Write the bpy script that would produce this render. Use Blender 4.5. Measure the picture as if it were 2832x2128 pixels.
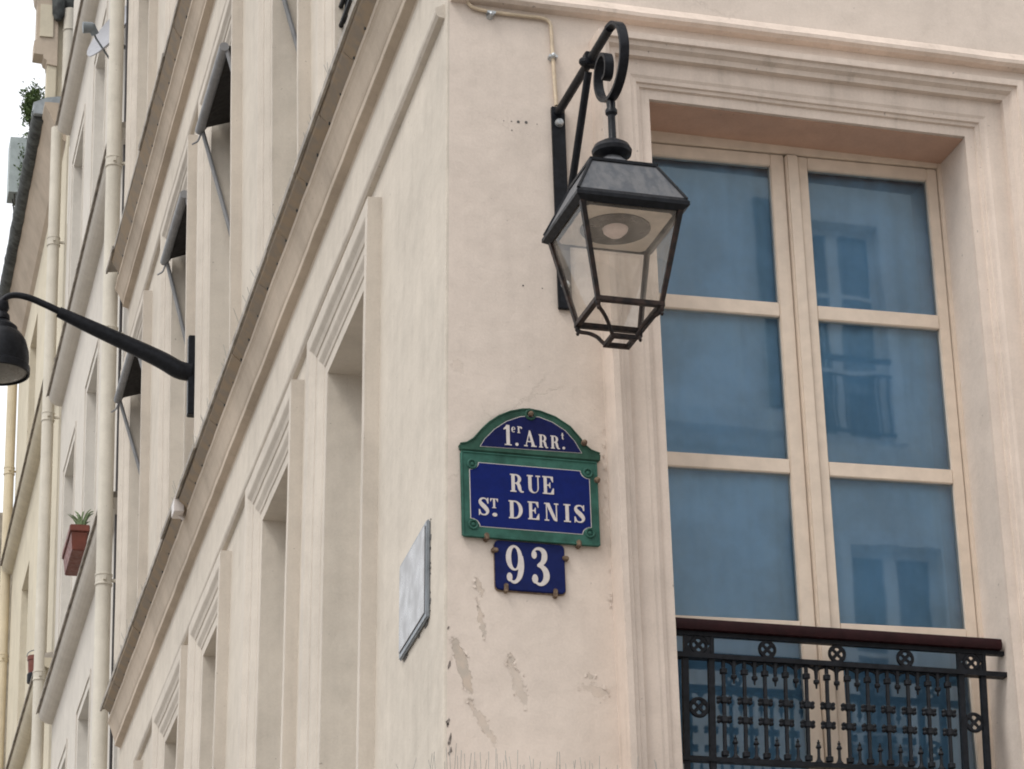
import bpy, bmesh, math, random
from mathutils import Vector, Matrix
random.seed(7)
R = math.radians
scene = bpy.context.scene
for o in list(bpy.data.objects): bpy.data.objects.remove(o)

# ------------------------------------------------------------------ camera
YAW, PITCH, ROLL = R(17.3447), R(22.9647), R(-1.7334)
CAM = Vector((-3.4239, -11.9158, 1.6))
fw = Vector((math.sin(YAW)*math.cos(PITCH), math.cos(YAW)*math.cos(PITCH), math.sin(PITCH)))
rt = fw.cross(Vector((0, 0, 1))).normalized(); upv = rt.cross(fw)
r2 = rt*math.cos(ROLL) + upv*math.sin(ROLL); u2 = -rt*math.sin(ROLL) + upv*math.cos(ROLL)
cd = bpy.data.cameras.new('camera'); camo = bpy.data.objects.new('camera', cd)
scene.collection.objects.link(camo)
camo.matrix_world = Matrix(((r2.x, u2.x, -fw.x, CAM.x), (r2.y, u2.y, -fw.y, CAM.y), (r2.z, u2.z, -fw.z, CAM.z), (0, 0, 0, 1)))
cd.sensor_fit = 'HORIZONTAL'; cd.sensor_width = 36.0; cd.lens = 8700/2832*36
cd.clip_start = .1; cd.clip_end = 2000
scene.camera = camo
scene.cycles.filter_width = 1.9; scene.cycles.max_bounces = 7; scene.cycles.diffuse_bounces = 4
scene.render.resolution_x, scene.render.resolution_y = 1024, 769

# ------------------------------------------------------------------ world: bright overcast sky
SUN_EL, SUN_AZ = R(55), R(236)          # azimuth from +Y clockwise
world = bpy.data.worlds.new('World'); scene.world = world; world.use_nodes = True
nt = world.node_tree; nt.nodes.clear()
wo = nt.nodes.new('ShaderNodeOutputWorld'); bg = nt.nodes.new('ShaderNodeBackground')
sky = nt.nodes.new('ShaderNodeTexSky'); sky.sky_type = 'NISHITA'; sky.sun_disc = False
sky.sun_elevation = SUN_EL; sky.sun_rotation = SUN_AZ; sky.dust_density = 6; sky.air_density = 1.2
hs = nt.nodes.new('ShaderNodeHueSaturation'); hs.inputs['Saturation'].default_value = .12
mx = nt.nodes.new('ShaderNodeMixRGB'); mx.inputs['Fac'].default_value = .6; mx.inputs['Color2'].default_value = (13.0, 13.3, 13.8, 1)
nt.links.new(sky.outputs[0], hs.inputs['Color']); nt.links.new(hs.outputs[0], mx.inputs['Color1'])
nt.links.new(mx.outputs[0], bg.inputs['Color']); bg.inputs['Strength'].default_value = .125
nt.links.new(bg.outputs[0], wo.inputs[0])
sd = bpy.data.lights.new('sun', 'SUN'); sd.energy = 1.0; sd.angle = R(14); sd.color = (1, .95, .88)
so = bpy.data.objects.new('sun', sd); scene.collection.objects.link(so)
sdir = Vector((math.sin(SUN_AZ)*math.cos(SUN_EL), math.cos(SUN_AZ)*math.cos(SUN_EL), math.sin(SUN_EL)))
so.rotation_euler = sdir.to_track_quat('Z', 'Y').to_euler(); so.location = (-20, -20, 40)
vs = scene.view_settings; vs.view_transform = 'Standard'; vs.look = 'None'; vs.exposure = 0.14; vs.gamma = 1.0
vs.use_curve_mapping = False

# ------------------------------------------------------------------ frames
AZ, BAT = R(3.7467), R(1.4)
dL = Vector((math.sin(AZ), math.cos(AZ), 0))
def lframe(b, P):
    out = Vector((-math.cos(AZ)*math.cos(b), math.sin(AZ)*math.cos(b), math.sin(b))); up = dL.cross(out)
    base = P - up*P.z
    return lambda s, o, z: base + dL*s + out*o + up*z
P0 = Vector((0, 0, 6.96954))
FL = lframe(BAT, P0)                                   # left facade, first floor (leans back)
FU = lframe(0.0, Vector((.05318, -.00348, 9.15)))      # left facade above its cornice, plumb
FR = lambda x, o, z: Vector((x, -o, z))                # right facade
FW = lambda x, y, z: Vector((x, y, z))
FO = lambda x, o, z: Vector((x, -13.5 + o, z))         # facade across the street
def xcorner(z): return FL(0, 0, z).x if z < 9.15 else .05318

# ------------------------------------------------------------------ mesh builder
COL = scene.collection
class MB:
    def __init__(s, F=FW): s.v = []; s.f = []; s.F = F
    def add(s, vs, fs):
        b = len(s.v); s.v += [s.F(*p) for p in vs]; s.f += [tuple(i+b for i in f) for f in fs]; return s
    def box(s, a0, a1, b0, b1, c0, c1):
        vs = [(a, b, c) for a in (a0, a1) for b in (b0, b1) for c in (c0, c1)]
        return s.add(vs, [(0, 1, 3, 2), (4, 6, 7, 5), (0, 4, 5, 1), (2, 3, 7, 6), (0, 2, 6, 4), (1, 5, 7, 3)])
    def hexa(s, q0, q1):                                # two quads joined
        return s.add(list(q0)+list(q1), [(0, 1, 2, 3), (7, 6, 5, 4)]+[(i, (i+1) % 4+0, (i+1) % 4+4, i+4) for i in range(4)])
    def extrude(s, prof, a0, a1, slope=0.0, n=1, wob=0.0):   # closed (o,z) profile run along the first axis
        k = len(prof); vs = []
        for j in range(n+1):
            a = a0+(a1-a0)*j/n; w = random.uniform(-wob, wob) if wob else 0
            vs += [(a, o+(w if o > .02 else 0), z+slope*(a-a0)+w) for o, z in prof]
        fs = [tuple(range(k)), tuple(range(n*k, n*k+k))[::-1]]
        for j in range(n): fs += [(j*k+i, j*k+(i+1) % k, (j+1)*k+(i+1) % k, (j+1)*k+i) for i in range(k)]
        return s.add(vs, fs)
    def arch(s, a0, a1, zt, zb, prof, zs=0.0, am=0.0):  # architrave swept round an opening; prof = (d, o)
        k = len(prof); st = []; n = 7
        for j in range(n): st.append((0, zb+(zt-zb)*j/n))
        for j in range(n+1): st.append((1, j/n))
        for j in range(1, n+1): st.append((2, zt+(zb-zt)*j/n))
        vs = []
        for c, u in st:
            w = random.uniform(-.0016, .0016); w2 = random.uniform(-.0012, .0012)
            for d, o in prof:
                ww = w if o > .001 else 0; e = w2 if d > .001 else 0
                if c == 0: vs.append((a0-d+e, o+ww, u))
                elif c == 2: vs.append((a1+d+e, o+ww, u))
                else: vs.append((a0-d+(a1-a0+2*d)*u, o+ww, zt+d+e))
        fs = []
        for j in range(len(st)-1): fs += [(j*k+i, j*k+i+1, (j+1)*k+i+1, (j+1)*k+i) for i in range(k-1)]
        return s.add(vs, fs)
    def tube(s, pts, rad, n=12, cap=True):
        pts = [Vector(p) for p in pts]; m = len(pts)
        if not hasattr(rad, '__len__'): rad = [rad]*m
        t0 = (pts[1]-pts[0]).normalized(); ref = Vector((0, 0, 1)) if abs(t0.z) < .9 else Vector((1, 0, 0))
        nn = (ref - t0*ref.dot(t0)).normalized(); vs = []
        for i, p in enumerate(pts):
            t = (pts[min(i+1, m-1)]-pts[max(i-1, 0)]).normalized()
            nn = (nn - t*nn.dot(t)).normalized(); bb = t.cross(nn)
            vs += [tuple(p+(nn*math.cos(2*math.pi*j/n)+bb*math.sin(2*math.pi*j/n))*rad[i]) for j in range(n)]
        fs = [(i*n+j, i*n+(j+1) % n, (i+1)*n+(j+1) % n, (i+1)*n+j) for i in range(m-1) for j in range(n)]
        if cap: fs += [tuple(range(n))[::-1], tuple(range((m-1)*n, m*n))]
        return s.add(vs, fs)
    def lathe(s, prof, c=(0, 0, 0), n=20, axis=2):      # prof (r, h)
        vs = []; k = len(prof)
        for r, h in prof:
            for j in range(n):
                x, y = r*math.cos(2*math.pi*j/n), r*math.sin(2*math.pi*j/n)
                p = [x, y, h] if axis == 2 else [x, h, y] if axis == 1 else [h, x, y]
                vs.append((c[0]+p[0], c[1]+p[1], c[2]+p[2]))
        fs = [(i*n+j, i*n+(j+1) % n, (i+1)*n+(j+1) % n, (i+1)*n+j) for i in range(k-1) for j in range(n)]
        fs += [tuple(range(n)), tuple(range((k-1)*n, k*n))]
        return s.add(vs, fs)
    def torus(s, c, R0, r0, axis=1, n=24, m=8):
        vs = []
        for i in range(n):
            a = 2*math.pi*i/n
            for j in range(m):
                b = 2*math.pi*j/m; q = R0+r0*math.cos(b); x, y, h = q*math.cos(a), q*math.sin(a), r0*math.sin(b)
                p = (x, h, y) if axis == 1 else (x, y, h)
                vs.append((c[0]+p[0], c[1]+p[1], c[2]+p[2]))
        return s.add(vs, [(i*m+j, i*m+(j+1) % m, ((i+1) % n)*m+(j+1) % m, ((i+1) % n)*m+j) for i in range(n) for j in range(m)])
    def poly(s, pts, b0, b1):                           # polygon in (a,c) plane extruded along b
        k = len(pts); vs = [(x, b0, z) for x, z in pts]+[(x, b1, z) for x, z in pts]
        return s.add(vs, [tuple(range(k)), tuple(range(k, 2*k))[::-1]]+[(i, (i+1) % k, (i+1) % k+k, i+k) for i in range(k)])
    def strip(s, A, B, b0, b1):                         # solid band between two polylines in (a,c)
        n = len(A); vs = []
        for b in (b0, b1):
            vs += [(x, b, z) for x, z in A]+[(x, b, z) for x, z in B]
        fs = []
        for i in range(n-1):
            fs += [(i, i+1, n+i+1, n+i), (2*n+i, 3*n+i, 3*n+i+1, 2*n+i+1), (i, 2*n+i, 2*n+i+1, i+1), (n+i, n+i+1, 3*n+i+1, 3*n+i)]
        fs += [(0, n, 3*n, 2*n), (n-1, 3*n-1, 4*n-1, 2*n-1)]
        return s.add(vs, fs)
    def build(s, name, mat, parent=None, smooth=False, bevel=0.0, recalc=True):
        off = parent.matrix_world.translation if parent else Vector((0, 0, 0))
        if parent and parent.parent: off = parent['wloc_']; off = Vector(off)
        me = bpy.data.meshes.new(name)
        me.from_pydata([tuple(v-off) for v in s.v], [], s.f)
        if recalc:
            bm = bmesh.new(); bm.from_mesh(me); bmesh.ops.recalc_face_normals(bm, faces=bm.faces)
            if bevel: bmesh.ops.bevel(bm, geom=[e for e in bm.edges if e.is_manifold and e.calc_face_angle(0) > .5], offset=bevel, segments=2, affect='EDGES', clamp_overlap=True)
            bm.to_mesh(me); bm.free()
        if smooth:
            for p in me.polygons: p.use_smooth = True
            me.set_sharp_from_angle(angle=R(38))
        me.materials.append(mat)
        ob = bpy.data.objects.new(name, me); COL.objects.link(ob)
        if parent: ob.parent = parent; ob['wloc_'] = tuple(off)
        return ob
def empty(name, loc, label=None, cat=None, group=None):
    o = bpy.data.objects.new(name, None); COL.objects.link(o); o.location = loc; o.empty_display_size = .2
    o.matrix_world = Matrix.Translation(Vector(loc))
    if label: tag(o, label, cat, group)
    return o
def tag(o, label, cat, group=None, kind=None):
    o['label'] = label; o['category'] = cat
    if group: o['group'] = group
    if kind: o['kind'] = kind
    return o
def copy(o, d, parent):                                 # shares the mesh, moved by world vector d
    c = o.copy(); COL.objects.link(c); c.parent = parent; c.location = o.location + Vector(d); return c

# ------------------------------------------------------------------ materials
def nodes(name):
    m = bpy.data.materials.new(name); m.use_nodes = True; n = m.node_tree; n.nodes.clear()
    out = n.nodes.new('ShaderNodeOutputMaterial'); b = n.nodes.new('ShaderNodeBsdfPrincipled'); n.links.new(b.outputs[0], out.inputs[0])
    return m, n, b, out
class N:
    def __init__(s, nt): s.t = nt
    def new(s, typ, **kw):
        n = s.t.nodes.new(typ)
        for k, v in kw.items(): setattr(n, k, v)
        return n
    def pos(s): return s.new('ShaderNodeNewGeometry').outputs['Position']
    def scale(s, v, sc):
        n = s.new('ShaderNodeVectorMath', operation='MULTIPLY'); s.t.links.new(v, n.inputs[0]); n.inputs[1].default_value = sc; return n.outputs[0]
    def noise(s, v, sc, det=4, rough=.55, dist=0):
        n = s.new('ShaderNodeTexNoise'); s.t.links.new(v, n.inputs['Vector']); n.inputs['Scale'].default_value = sc; n.inputs['Detail'].default_value = det
        n.inputs['Roughness'].default_value = rough; n.inputs['Distortion'].default_value = dist; return n
    def ramp(s, f, a, b, v0=0.0, v1=1.0):
        n = s.new('ShaderNodeMapRange'); n.clamp = True; n.interpolation_type = 'SMOOTHSTEP'; s.t.links.new(f, n.inputs[0])
        for i, v in enumerate((a, b, v0, v1)): n.inputs[i+1].default_value = v
        return n.outputs[0]
    def math(s, op, a, b=None):
        n = s.new('ShaderNodeMath', operation=op)
        for i, q in enumerate((a, b)):
            if q is None: continue
            if isinstance(q, (int, float)): n.inputs[i].default_value = q
            else: s.t.links.new(q, n.inputs[i])
        return n.outputs[0]
    def mix(s, f, a, b, mode='MIX'):
        n = s.new('ShaderNodeMixRGB', blend_type=mode)
        for i, q in enumerate((f, a, b)):
            if isinstance(q, (int, float)): n.inputs[i].default_value = q
            elif isinstance(q, tuple): n.inputs[i].default_value = (*q[:3], 1)
            else: s.t.links.new(q, n.inputs[i])
        return n.outputs[0]
    def bump(s, h, strength, dist, nrm=None):
        n = s.new('ShaderNodeBump'); s.t.links.new(h, n.inputs['Height']); n.inputs['Strength'].default_value = strength; n.inputs['Distance'].default_value = dist
        if nrm: s.t.links.new(nrm, n.inputs['Normal'])
        return n.outputs[0]
def plaster(name, col, dirt=(.30, .25, .20), dirt_amt=.25, streak=.10, blotch=.10, rough=.85, peel=None, bumpk=1.0):
    m, t, b, out = nodes(name); n = N(t); p = n.pos()
    big = n.noise(p, .9, 5, .6).outputs[0]; mid = n.noise(p, 6, 5, .65).outputs[0]
    st = n.noise(n.scale(p, (14, 14, .8)), 1.0, 5, .65).outputs[0]; fine = n.noise(p, 90, 3).outputs[0]
    v = n.math('ADD', n.ramp(big, .3, .7, 1-blotch, 1+blotch*.5), n.ramp(st, .3, .72, streak*.5, -streak))
    v = n.math('ADD', v, n.ramp(mid, .35, .7, .03, -.05)); v = n.math('ADD', v, n.ramp(fine, .3, .7, .025, -.03))
    c = n.mix(1.0, col, v, 'MULTIPLY')
    dm = n.math('MULTIPLY', n.ramp(st, .56, .74), n.ramp(mid, .42, .62)); dm = n.math('MULTIPLY', dm, dirt_amt)
    c = n.mix(dm, c, dirt)
    sp = n.ramp(n.noise(p, 38, 2).outputs[0], .735, .77, 0, .5)      # specks
    c = n.mix(sp, c, (.12, .10, .09))
    h = n.math('ADD', n.math('MULTIPLY', n.noise(p, 3.0, 3).outputs[0], 1.4), n.math('MULTIPLY', mid, .55))
    h = n.math('ADD', h, n.math('MULTIPLY', fine, .10))
    if peel:
        w = n.new('ShaderNodeVectorMath', operation='SUBTRACT'); t.links.new(n.noise(p, 22, 6, .7).outputs['Color'], w.inputs[0]); w.inputs[1].default_value = (.5, .5, .5)
        w2 = n.new('ShaderNodeVectorMath', operation='MULTIPLY_ADD'); t.links.new(w.outputs[0], w2.inputs[0]); w2.inputs[1].default_value = (.07, 0, .11); t.links.new(p, w2.inputs[2])
        acc = None
        for (cx, cz, rx, rz, amt, sh) in peel:
            s1 = n.new('ShaderNodeVectorMath', operation='SUBTRACT'); t.links.new(w2.outputs[0], s1.inputs[0]); s1.inputs[1].default_value = (cx, 0, cz)
            qq = []
            for dv in ((1/rx, 0, sh/rx), (0, 0, 1/rz)):
                s2 = n.new('ShaderNodeVectorMath', operation='DOT_PRODUCT'); t.links.new(s1.outputs[0], s2.inputs[0]); s2.inputs[1].default_value = dv
                qq.append(n.math('POWER', n.math('ABSOLUTE', s2.outputs['Value']), 2.0))
            k = n.ramp(n.math('SQRT', n.math('ADD', qq[0], qq[1])), .86, 1.0, amt, 0)
            acc = k if acc is None else n.math('MAXIMUM', acc, k)
        under = n.mix(n.ramp(n.noise(p, 18, 4).outputs[0], .35, .65), (.42, .365, .31), (.50, .41, .335))
        c = n.mix(acc, c, under)
        edge = n.math('MULTIPLY', n.ramp(acc, .05, .5), n.ramp(acc, .95, .5))
        h = n.math('ADD', h, n.math('MULTIPLY', acc, -1.1))
        h = n.math('ADD', h, n.math('MULTIPLY', edge, .25))
        # hairline cracks
        vo = n.new('ShaderNodeTexVoronoi', feature='DISTANCE_TO_EDGE'); t.links.new(w2.outputs[0], vo.inputs['Vector']); vo.inputs['Scale'].default_value = 1.7
        cr = n.math('MULTIPLY', n.ramp(vo.outputs['Distance'], .0, .009, 1, 0), n.ramp(n.noise(p, 1.3, 2).outputs[0], .54, .64, 0, .16))
        c = n.mix(cr, c, (.30, .25, .21)); h = n.math('ADD', h, n.math('MULTIPLY', cr, -.6))
    t.links.new(c, b.inputs['Base Color']); b.inputs['Roughness'].default_value = rough; b.inputs['Specular IOR Level'].default_value = .25
    t.links.new(n.bump(h, .5*bumpk, .012), b.inputs['Normal'])
    return m
def simple(name, col, rough=.6, metal=0.0, var=.12, vscale=8.0, spec=.5, coat=0.0, bump=0.0, bscale=60, col2=None, stretch=(1, 1, 1)):
    m, t, b, out = nodes(name); n = N(t); p = n.pos()
    q = n.scale(p, stretch)
    f = n.noise(q, vscale, 5, .6).outputs[0]
    if col2: c = n.mix(n.ramp(f, .38, .62), col, col2)
    else: c = n.mix(1.0, col, n.ramp(f, .3, .7, 1+var, 1-var), 'MULTIPLY')
    t.links.new(c, b.inputs['Base Color']); b.inputs['Roughness'].default_value = rough; b.inputs['Metallic'].default_value = metal
    b.inputs['Specular IOR Level'].default_value = spec; b.inputs['Coat Weight'].default_value = coat
    t.links.new(n.ramp(n.noise(p, vscale*3, 4).outputs[0], .3, .7, max(0, rough-.12), min(1, rough+.12)), b.inputs['Roughness'])
    if bump: t.links.new(n.bump(n.noise(p, bscale, 4).outputs[0], bump, .004), b.inputs['Normal'])
    return m
def glass(name, tint, refl=1.0, wob=0.0, gcol=(.93, .97, 1), gr=.02, dust=0.0):
    m, t, b, out = nodes(name); n = N(t); t.nodes.remove(b)
    tr = n.new('ShaderNodeBsdfTransparent'); tr.inputs[0].default_value = (*tint, 1)
    gl = n.new('ShaderNodeBsdfGlossy'); gl.inputs['Roughness'].default_value = gr; gl.inputs[0].default_value = (*gcol, 1)
    fr = n.new('ShaderNodeFresnel'); fr.inputs[0].default_value = 1.5
    if wob:
        bn = n.bump(n.noise(n.pos(), 2.2, 2).outputs[0], wob, .05); t.links.new(bn, gl.inputs['Normal'])
    f = n.math('MINIMUM', n.math('MULTIPLY', fr.outputs[0], refl), 1.0)
    mxs = n.new('ShaderNodeMixShader'); t.links.new(f, mxs.inputs[0]); t.links.new(tr.outputs[0], mxs.inputs[1]); t.links.new(gl.outputs[0], mxs.inputs[2])
    last = mxs
    if dust:
        df = n.new('ShaderNodeBsdfTranslucent'); df.inputs[0].default_value = (.75, .66, .56, 1); d2 = n.new('ShaderNodeBsdfDiffuse'); d2.inputs[0].default_value = (.6, .53, .46, 1)
        m1 = n.new('ShaderNodeMixShader'); t.links.new(df.outputs[0], m1.inputs[1]); t.links.new(d2.outputs[0], m1.inputs[2])
        last = n.new('ShaderNodeMixShader'); t.links.new(n.ramp(n.noise(n.pos(), 7, 4).outputs[0], .3, .7, dust*.5, dust*1.5), last.inputs[0]); t.links.new(mxs.outputs[0], last.inputs[1]); t.links.new(m1.outputs[0], last.inputs[2])
    t.links.new(last.outputs[0], out.inputs[0])
    return m
PEEL = [(.045, 5.61, .028, .13, .9, .28), (.125, 5.955, .012, .045, .7, .3), (.132, 5.81, .010, .08, .7, .15), (.285, 5.54, .026, .10, .45, .3), (.255, 5.635, .016, .03, .7, 0), (.62, 5.535, .05, .03, .4, .8), (.125, 5.37, .022, .10, .55, .6), (.60, 5.60, .02, .010, .6, .5), (.055, 6.95, .03, .03, .25, 0), (.70, 6.25, .012, .12, .35, .1)]
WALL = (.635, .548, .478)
M = {}
M['plasterR'] = plaster('plaster_right', WALL, peel=PEEL, streak=.02, dirt_amt=.10, blotch=.06, bumpk=1.0)
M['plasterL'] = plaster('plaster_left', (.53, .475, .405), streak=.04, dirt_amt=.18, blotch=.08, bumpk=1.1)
M['trim'] = plaster('plaster_trim', (.635, .535, .46), streak=.06, dirt_amt=.35, blotch=.10, bumpk=.9)
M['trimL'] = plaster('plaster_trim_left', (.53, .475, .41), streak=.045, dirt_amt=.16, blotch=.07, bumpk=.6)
M['plaster2'] = plaster('plaster_white', (.56, .52, .465), streak=.025, dirt_amt=.06, blotch=.05)
M['plaster3'] = plaster('plaster_cream', (.575, .515, .40), streak=.05, dirt_amt=.1)
M['plaster5'] = plaster('plaster_opposite', (.72, .68, .62), streak=.08, dirt_amt=.15)
M['cornice'] = plaster('cornice_stone', (.47, .39, .31), streak=.03, blotch=.18, dirt_amt=.2, bumpk=.8)
M['tile'] = simple('fired_tile', (.245, .205, .165), .95, col2=(.29, .225, .16), spec=.1, vscale=9, bump=.6)
M['zinc'] = simple('zinc_sheet', (.30, .27, .235), .8, var=.35, vscale=6, bump=.2)
M['capzinc'] = simple('cap_zinc', (.27, .30, .32), .5, var=.2)
M['dark_zinc'] = simple('dark_zinc', (.05, .055, .053), .8, var=.6, vscale=7, bump=.5, bscale=20)
M['iron'] = simple('black_iron', (.010, .011, .014), .42, var=.35, vscale=30, spec=.16, bump=.15, bscale=150)
M['iron_rust'] = simple('lantern_iron', (.012, .010, .010), .45, vscale=22, spec=.18, col2=(.035, .022, .018), bump=.15, bscale=120)
M['roofzinc'] = simple('lantern_roof_metal', (.075, .08, .09), .55, vscale=9, col2=(.12, .12, .125), stretch=(2.5, 2.5, .4), spec=.3, bump=.1)
M['frame'] = simple('window_paint', (.64, .53, .43), .5, var=.06, vscale=12, bump=.08)
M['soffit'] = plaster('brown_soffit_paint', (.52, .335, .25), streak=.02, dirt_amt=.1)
M['frame5'] = simple('window_white', (.75, .74, .72), .5, var=.05)
M['pane'] = glass('window_pane', (.78, .86, .92), 3.4, .006, (.78, .90, 1), .018)
M['pane_far'] = glass('far_window_pane', (.5, .55, .6), 1.6)
M['lantern_glass'] = glass('lantern_glass', (.95, .94, .92), .6, dust=.18)
M['curtain'] = simple('curtain_blue_cast', (.32, .53, .69), .9, var=.16, vscale=2.5)  # white curtain; blue cast of the sky-lit panes is put into its colour
M['interior'] = simple('dark_room', (.05, .055, .06), .9)
M['wood'] = simple('red_brown_handrail', (.020, .005, .006), .5, var=.25, vscale=12, spec=.15)
M['blue'] = simple('blue_enamel', (.005, .013, .105), .45, var=.10, vscale=30, spec=.12)
M['navy'] = simple('navy_enamel', (.007, .013, .075), .45, var=.12, vscale=30, spec=.12)
M['lune'] = simple('dark_blue_enamel', (.007, .010, .06), .45, var=.12, vscale=30, spec=.12)
M['green'] = simple('green_enamel', (.032, .098, .076), .5, var=.28, vscale=14, spec=.15)
M['green2'] = simple('dull_green_enamel', (.026, .070, .050), .5, var=.3, vscale=14, spec=.15)
M['white'] = simple('white_enamel', (.56, .51, .48), .4, var=.06, vscale=40)
M['rust'] = simple('rusty_iron', (.09, .055, .035), .8, col2=(.20, .14, .09), vscale=60, bump=.4)
M['steel'] = simple('galvanised_bolt', (.45, .47, .48), .4, metal=.7)
M['pipe'] = plaster('pipe_paint', (.57, .53, .455), streak=.05, dirt_amt=.1, bumpk=.15)
M['pipe3'] = plaster('pipe_paint_cream', (.60, .52, .38), streak=.08, dirt_amt=.1, bumpk=.15)
M['awning'] = simple('dark_awning_fabric', (.022, .019, .018), .9, var=.2)
M['awnbar'] = simple('grey_awning_bar', (.20, .20, .205), .6)
M['plaque'] = simple('brushed_plate', (.30, .295, .295), .33, metal=.3, var=.08, vscale=3, stretch=(6, 6, .5))
M['plaquerim'] = simple('plate_rim', (.22, .24, .26), .45, metal=.5, var=.2)
M['chip'] = simple('old_mortar_chip', (.20, .17, .15), .95, var=.5, vscale=60, bump=.5)
M['mortar'] = simple('mortar', (.09, .085, .08), .95, var=.4, vscale=40, bump=.6)
M['reflector'] = simple('lamp_reflector', (.075, .066, .055), .35, metal=.3)
M['bulb'] = simple('frosted_bulb', (.74, .60, .55), .3)
M['lampwhite'] = simple('lamp_white', (.66, .57, .48), .5)
M['lamp_under'] = simple('lamp_diffuser', (.10, .095, .085), .35)
M['terracotta'] = simple('terracotta_plastic', (.13, .028, .014), .55, var=.15)
M['leaf'] = simple('leaf', (.055, .10, .03), .6, col2=(.10, .15, .05), vscale=25)
M['leafg'] = simple('leaf_pale', (.16, .21, .10), .7, col2=(.12, .17, .08), vscale=25)
M['conduit'] = simple('yellowed_conduit', (.52, .42, .30), .5, var=.15, vscale=20)
M['dish'] = simple('dish_paint', (.30, .30, .32), .4, var=.05)
M['dishgrey'] = simple('dish_grey', (.16, .18, .19), .5)
M['stone'] = simple('stone_block', (.36, .31, .24), .9, var=.25, vscale=6, bump=.5, bscale=30)
M['asphalt'] = simple('asphalt', (.05, .05, .052), .9, var=.2, vscale=3, bump=.4, bscale=80)
M['paving'] = simple('street_paving', (.25, .23, .205), .85, var=.15, vscale=2, bump=.3)
M['pavement'] = simple('pavement', (.28, .26, .235), .9, var=.15, vscale=2, bump=.3)
M['spike'] = simple('spike_steel', (.26, .26, .24), .4, metal=.3)
M['screen'] = simple('planter_screen', (.30, .34, .34), .6)
M['soil'] = simple('soil', (.03, .022, .015), .95)
M['slate'] = simple('roof_slate', (.07, .075, .08), .6, var=.25, vscale=3)
M['cable'] = simple('cable', (.05, .045, .045), .6)

# ------------------------------------------------------------------ setting
g = MB().box(-400, 400, -400, 400, -.3, 0).build('ground', M['paving']); g['kind'] = 'structure'
pv = MB().poly([(0, 0)]*3, 0, 0) if False else MB()
pv.box(-1.6, 12, -2.2, 3, -.05, .13); pv.build('pavement_corner', M['pavement'])['kind'] = 'structure'
pv = MB(); pv.box(-8, 16, -13.45, -10.6, -.05, .13); pv.build('pavement_opposite', M['pavement'])['kind'] = 'structure'

# ------------------------------------------------------------------ helpers for facades
def wall(F, a0, a1, z0, z1, holes, depth, edge=None):
    """slab with rectangular openings: front skin, reveals and back skin"""
    m = MB(F); xs = sorted({a0, a1, *[h[0] for h in holes], *[h[1] for h in holes]}); zs = sorted({z0, z1, *[h[2] for h in holes], *[h[3] for h in holes]})
    X = lambda x, z: edge(z) if (edge and x == a0) else x
    for i in range(len(xs)-1):
        for j in range(len(zs)-1):
            xa, xb, za, zb = xs[i], xs[i+1], zs[j], zs[j+1]; cx, cz = (xa+xb)/2, (za+zb)/2
            if any(h[0] < cx < h[1] and h[2] < cz < h[3] for h in holes): continue
            m.add([(X(xa, za), 0, za), (X(xb, za), 0, za), (X(xb, zb), 0, zb), (X(xa, zb), 0, zb)], [(0, 1, 2, 3)])
            xk = xa+.45 if (edge and xa == a0) else xa
            m.add([(xk, -depth, za), (xb, -depth, za), (xb, -depth, zb), (xk, -depth, zb)], [(0, 1, 2, 3)])
    for h in holes:
        a, b, c, d = h
        for q in ([(a, 0, c), (a, 0, d), (a, -depth, d), (a, -depth, c)], [(b, 0, c), (b, 0, d), (b, -depth, d), (b, -depth, c)],
                  [(a, 0, d), (b, 0, d), (b, -depth, d), (a, -depth, d)], [(a, 0, c), (b, 0, c), (b, -depth, c), (a, -depth, c)]):
            m.add(q, [(0, 1, 2, 3)])
    return m
def plain_window(F, a0, a1, z0, z1, dep, parent, fm, pm):
    """two-leaf window set back in its opening: frame mesh with panes as sub-parts"""
    m = MB(F); t = .06; c = (a0+a1)/2; o0, o1 = -dep, -dep+.05
    m.box(a0, a0+t, o0, o1, z0, z1).box(a1-t, a1, o0, o1, z0, z1).box(a0+t, a1-t, o0, o1, z1-t, z1).box(a0+t, a1-t, o0, o1, z0, z0+t*2).box(c-.06, c+.06, o0, o1+.01, z0+t*2, z1-t)
    rows = 3; H = (z1-t-z0-t*2)/rows
    for k in range(1, rows): m.box(a0+t, c-.06, o0+.01, o1-.005, z0+t*2+H*k-.02, z0+t*2+H*k+.02).box(c+.06, a1-t, o0+.01, o1-.005, z0+t*2+H*k-.02, z0+t*2+H*k+.02)
    w = m.build('window', fm, parent)
    for (xa, xb) in ((a0+t, c-.06), (c+.06, a1-t)):
        for k in range(rows):
            MB(F).add([(xa, o0+.02, z0+t*2+H*k), (xb, o0+.02, z0+t*2+H*k), (xb, o0+.02, z0+t*2+H*(k+1)), (xa, o0+.02, z0+t*2+H*(k+1))], [(0, 1, 2, 3)]).build('pane', pm, w, recalc=False)
    return w

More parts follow.
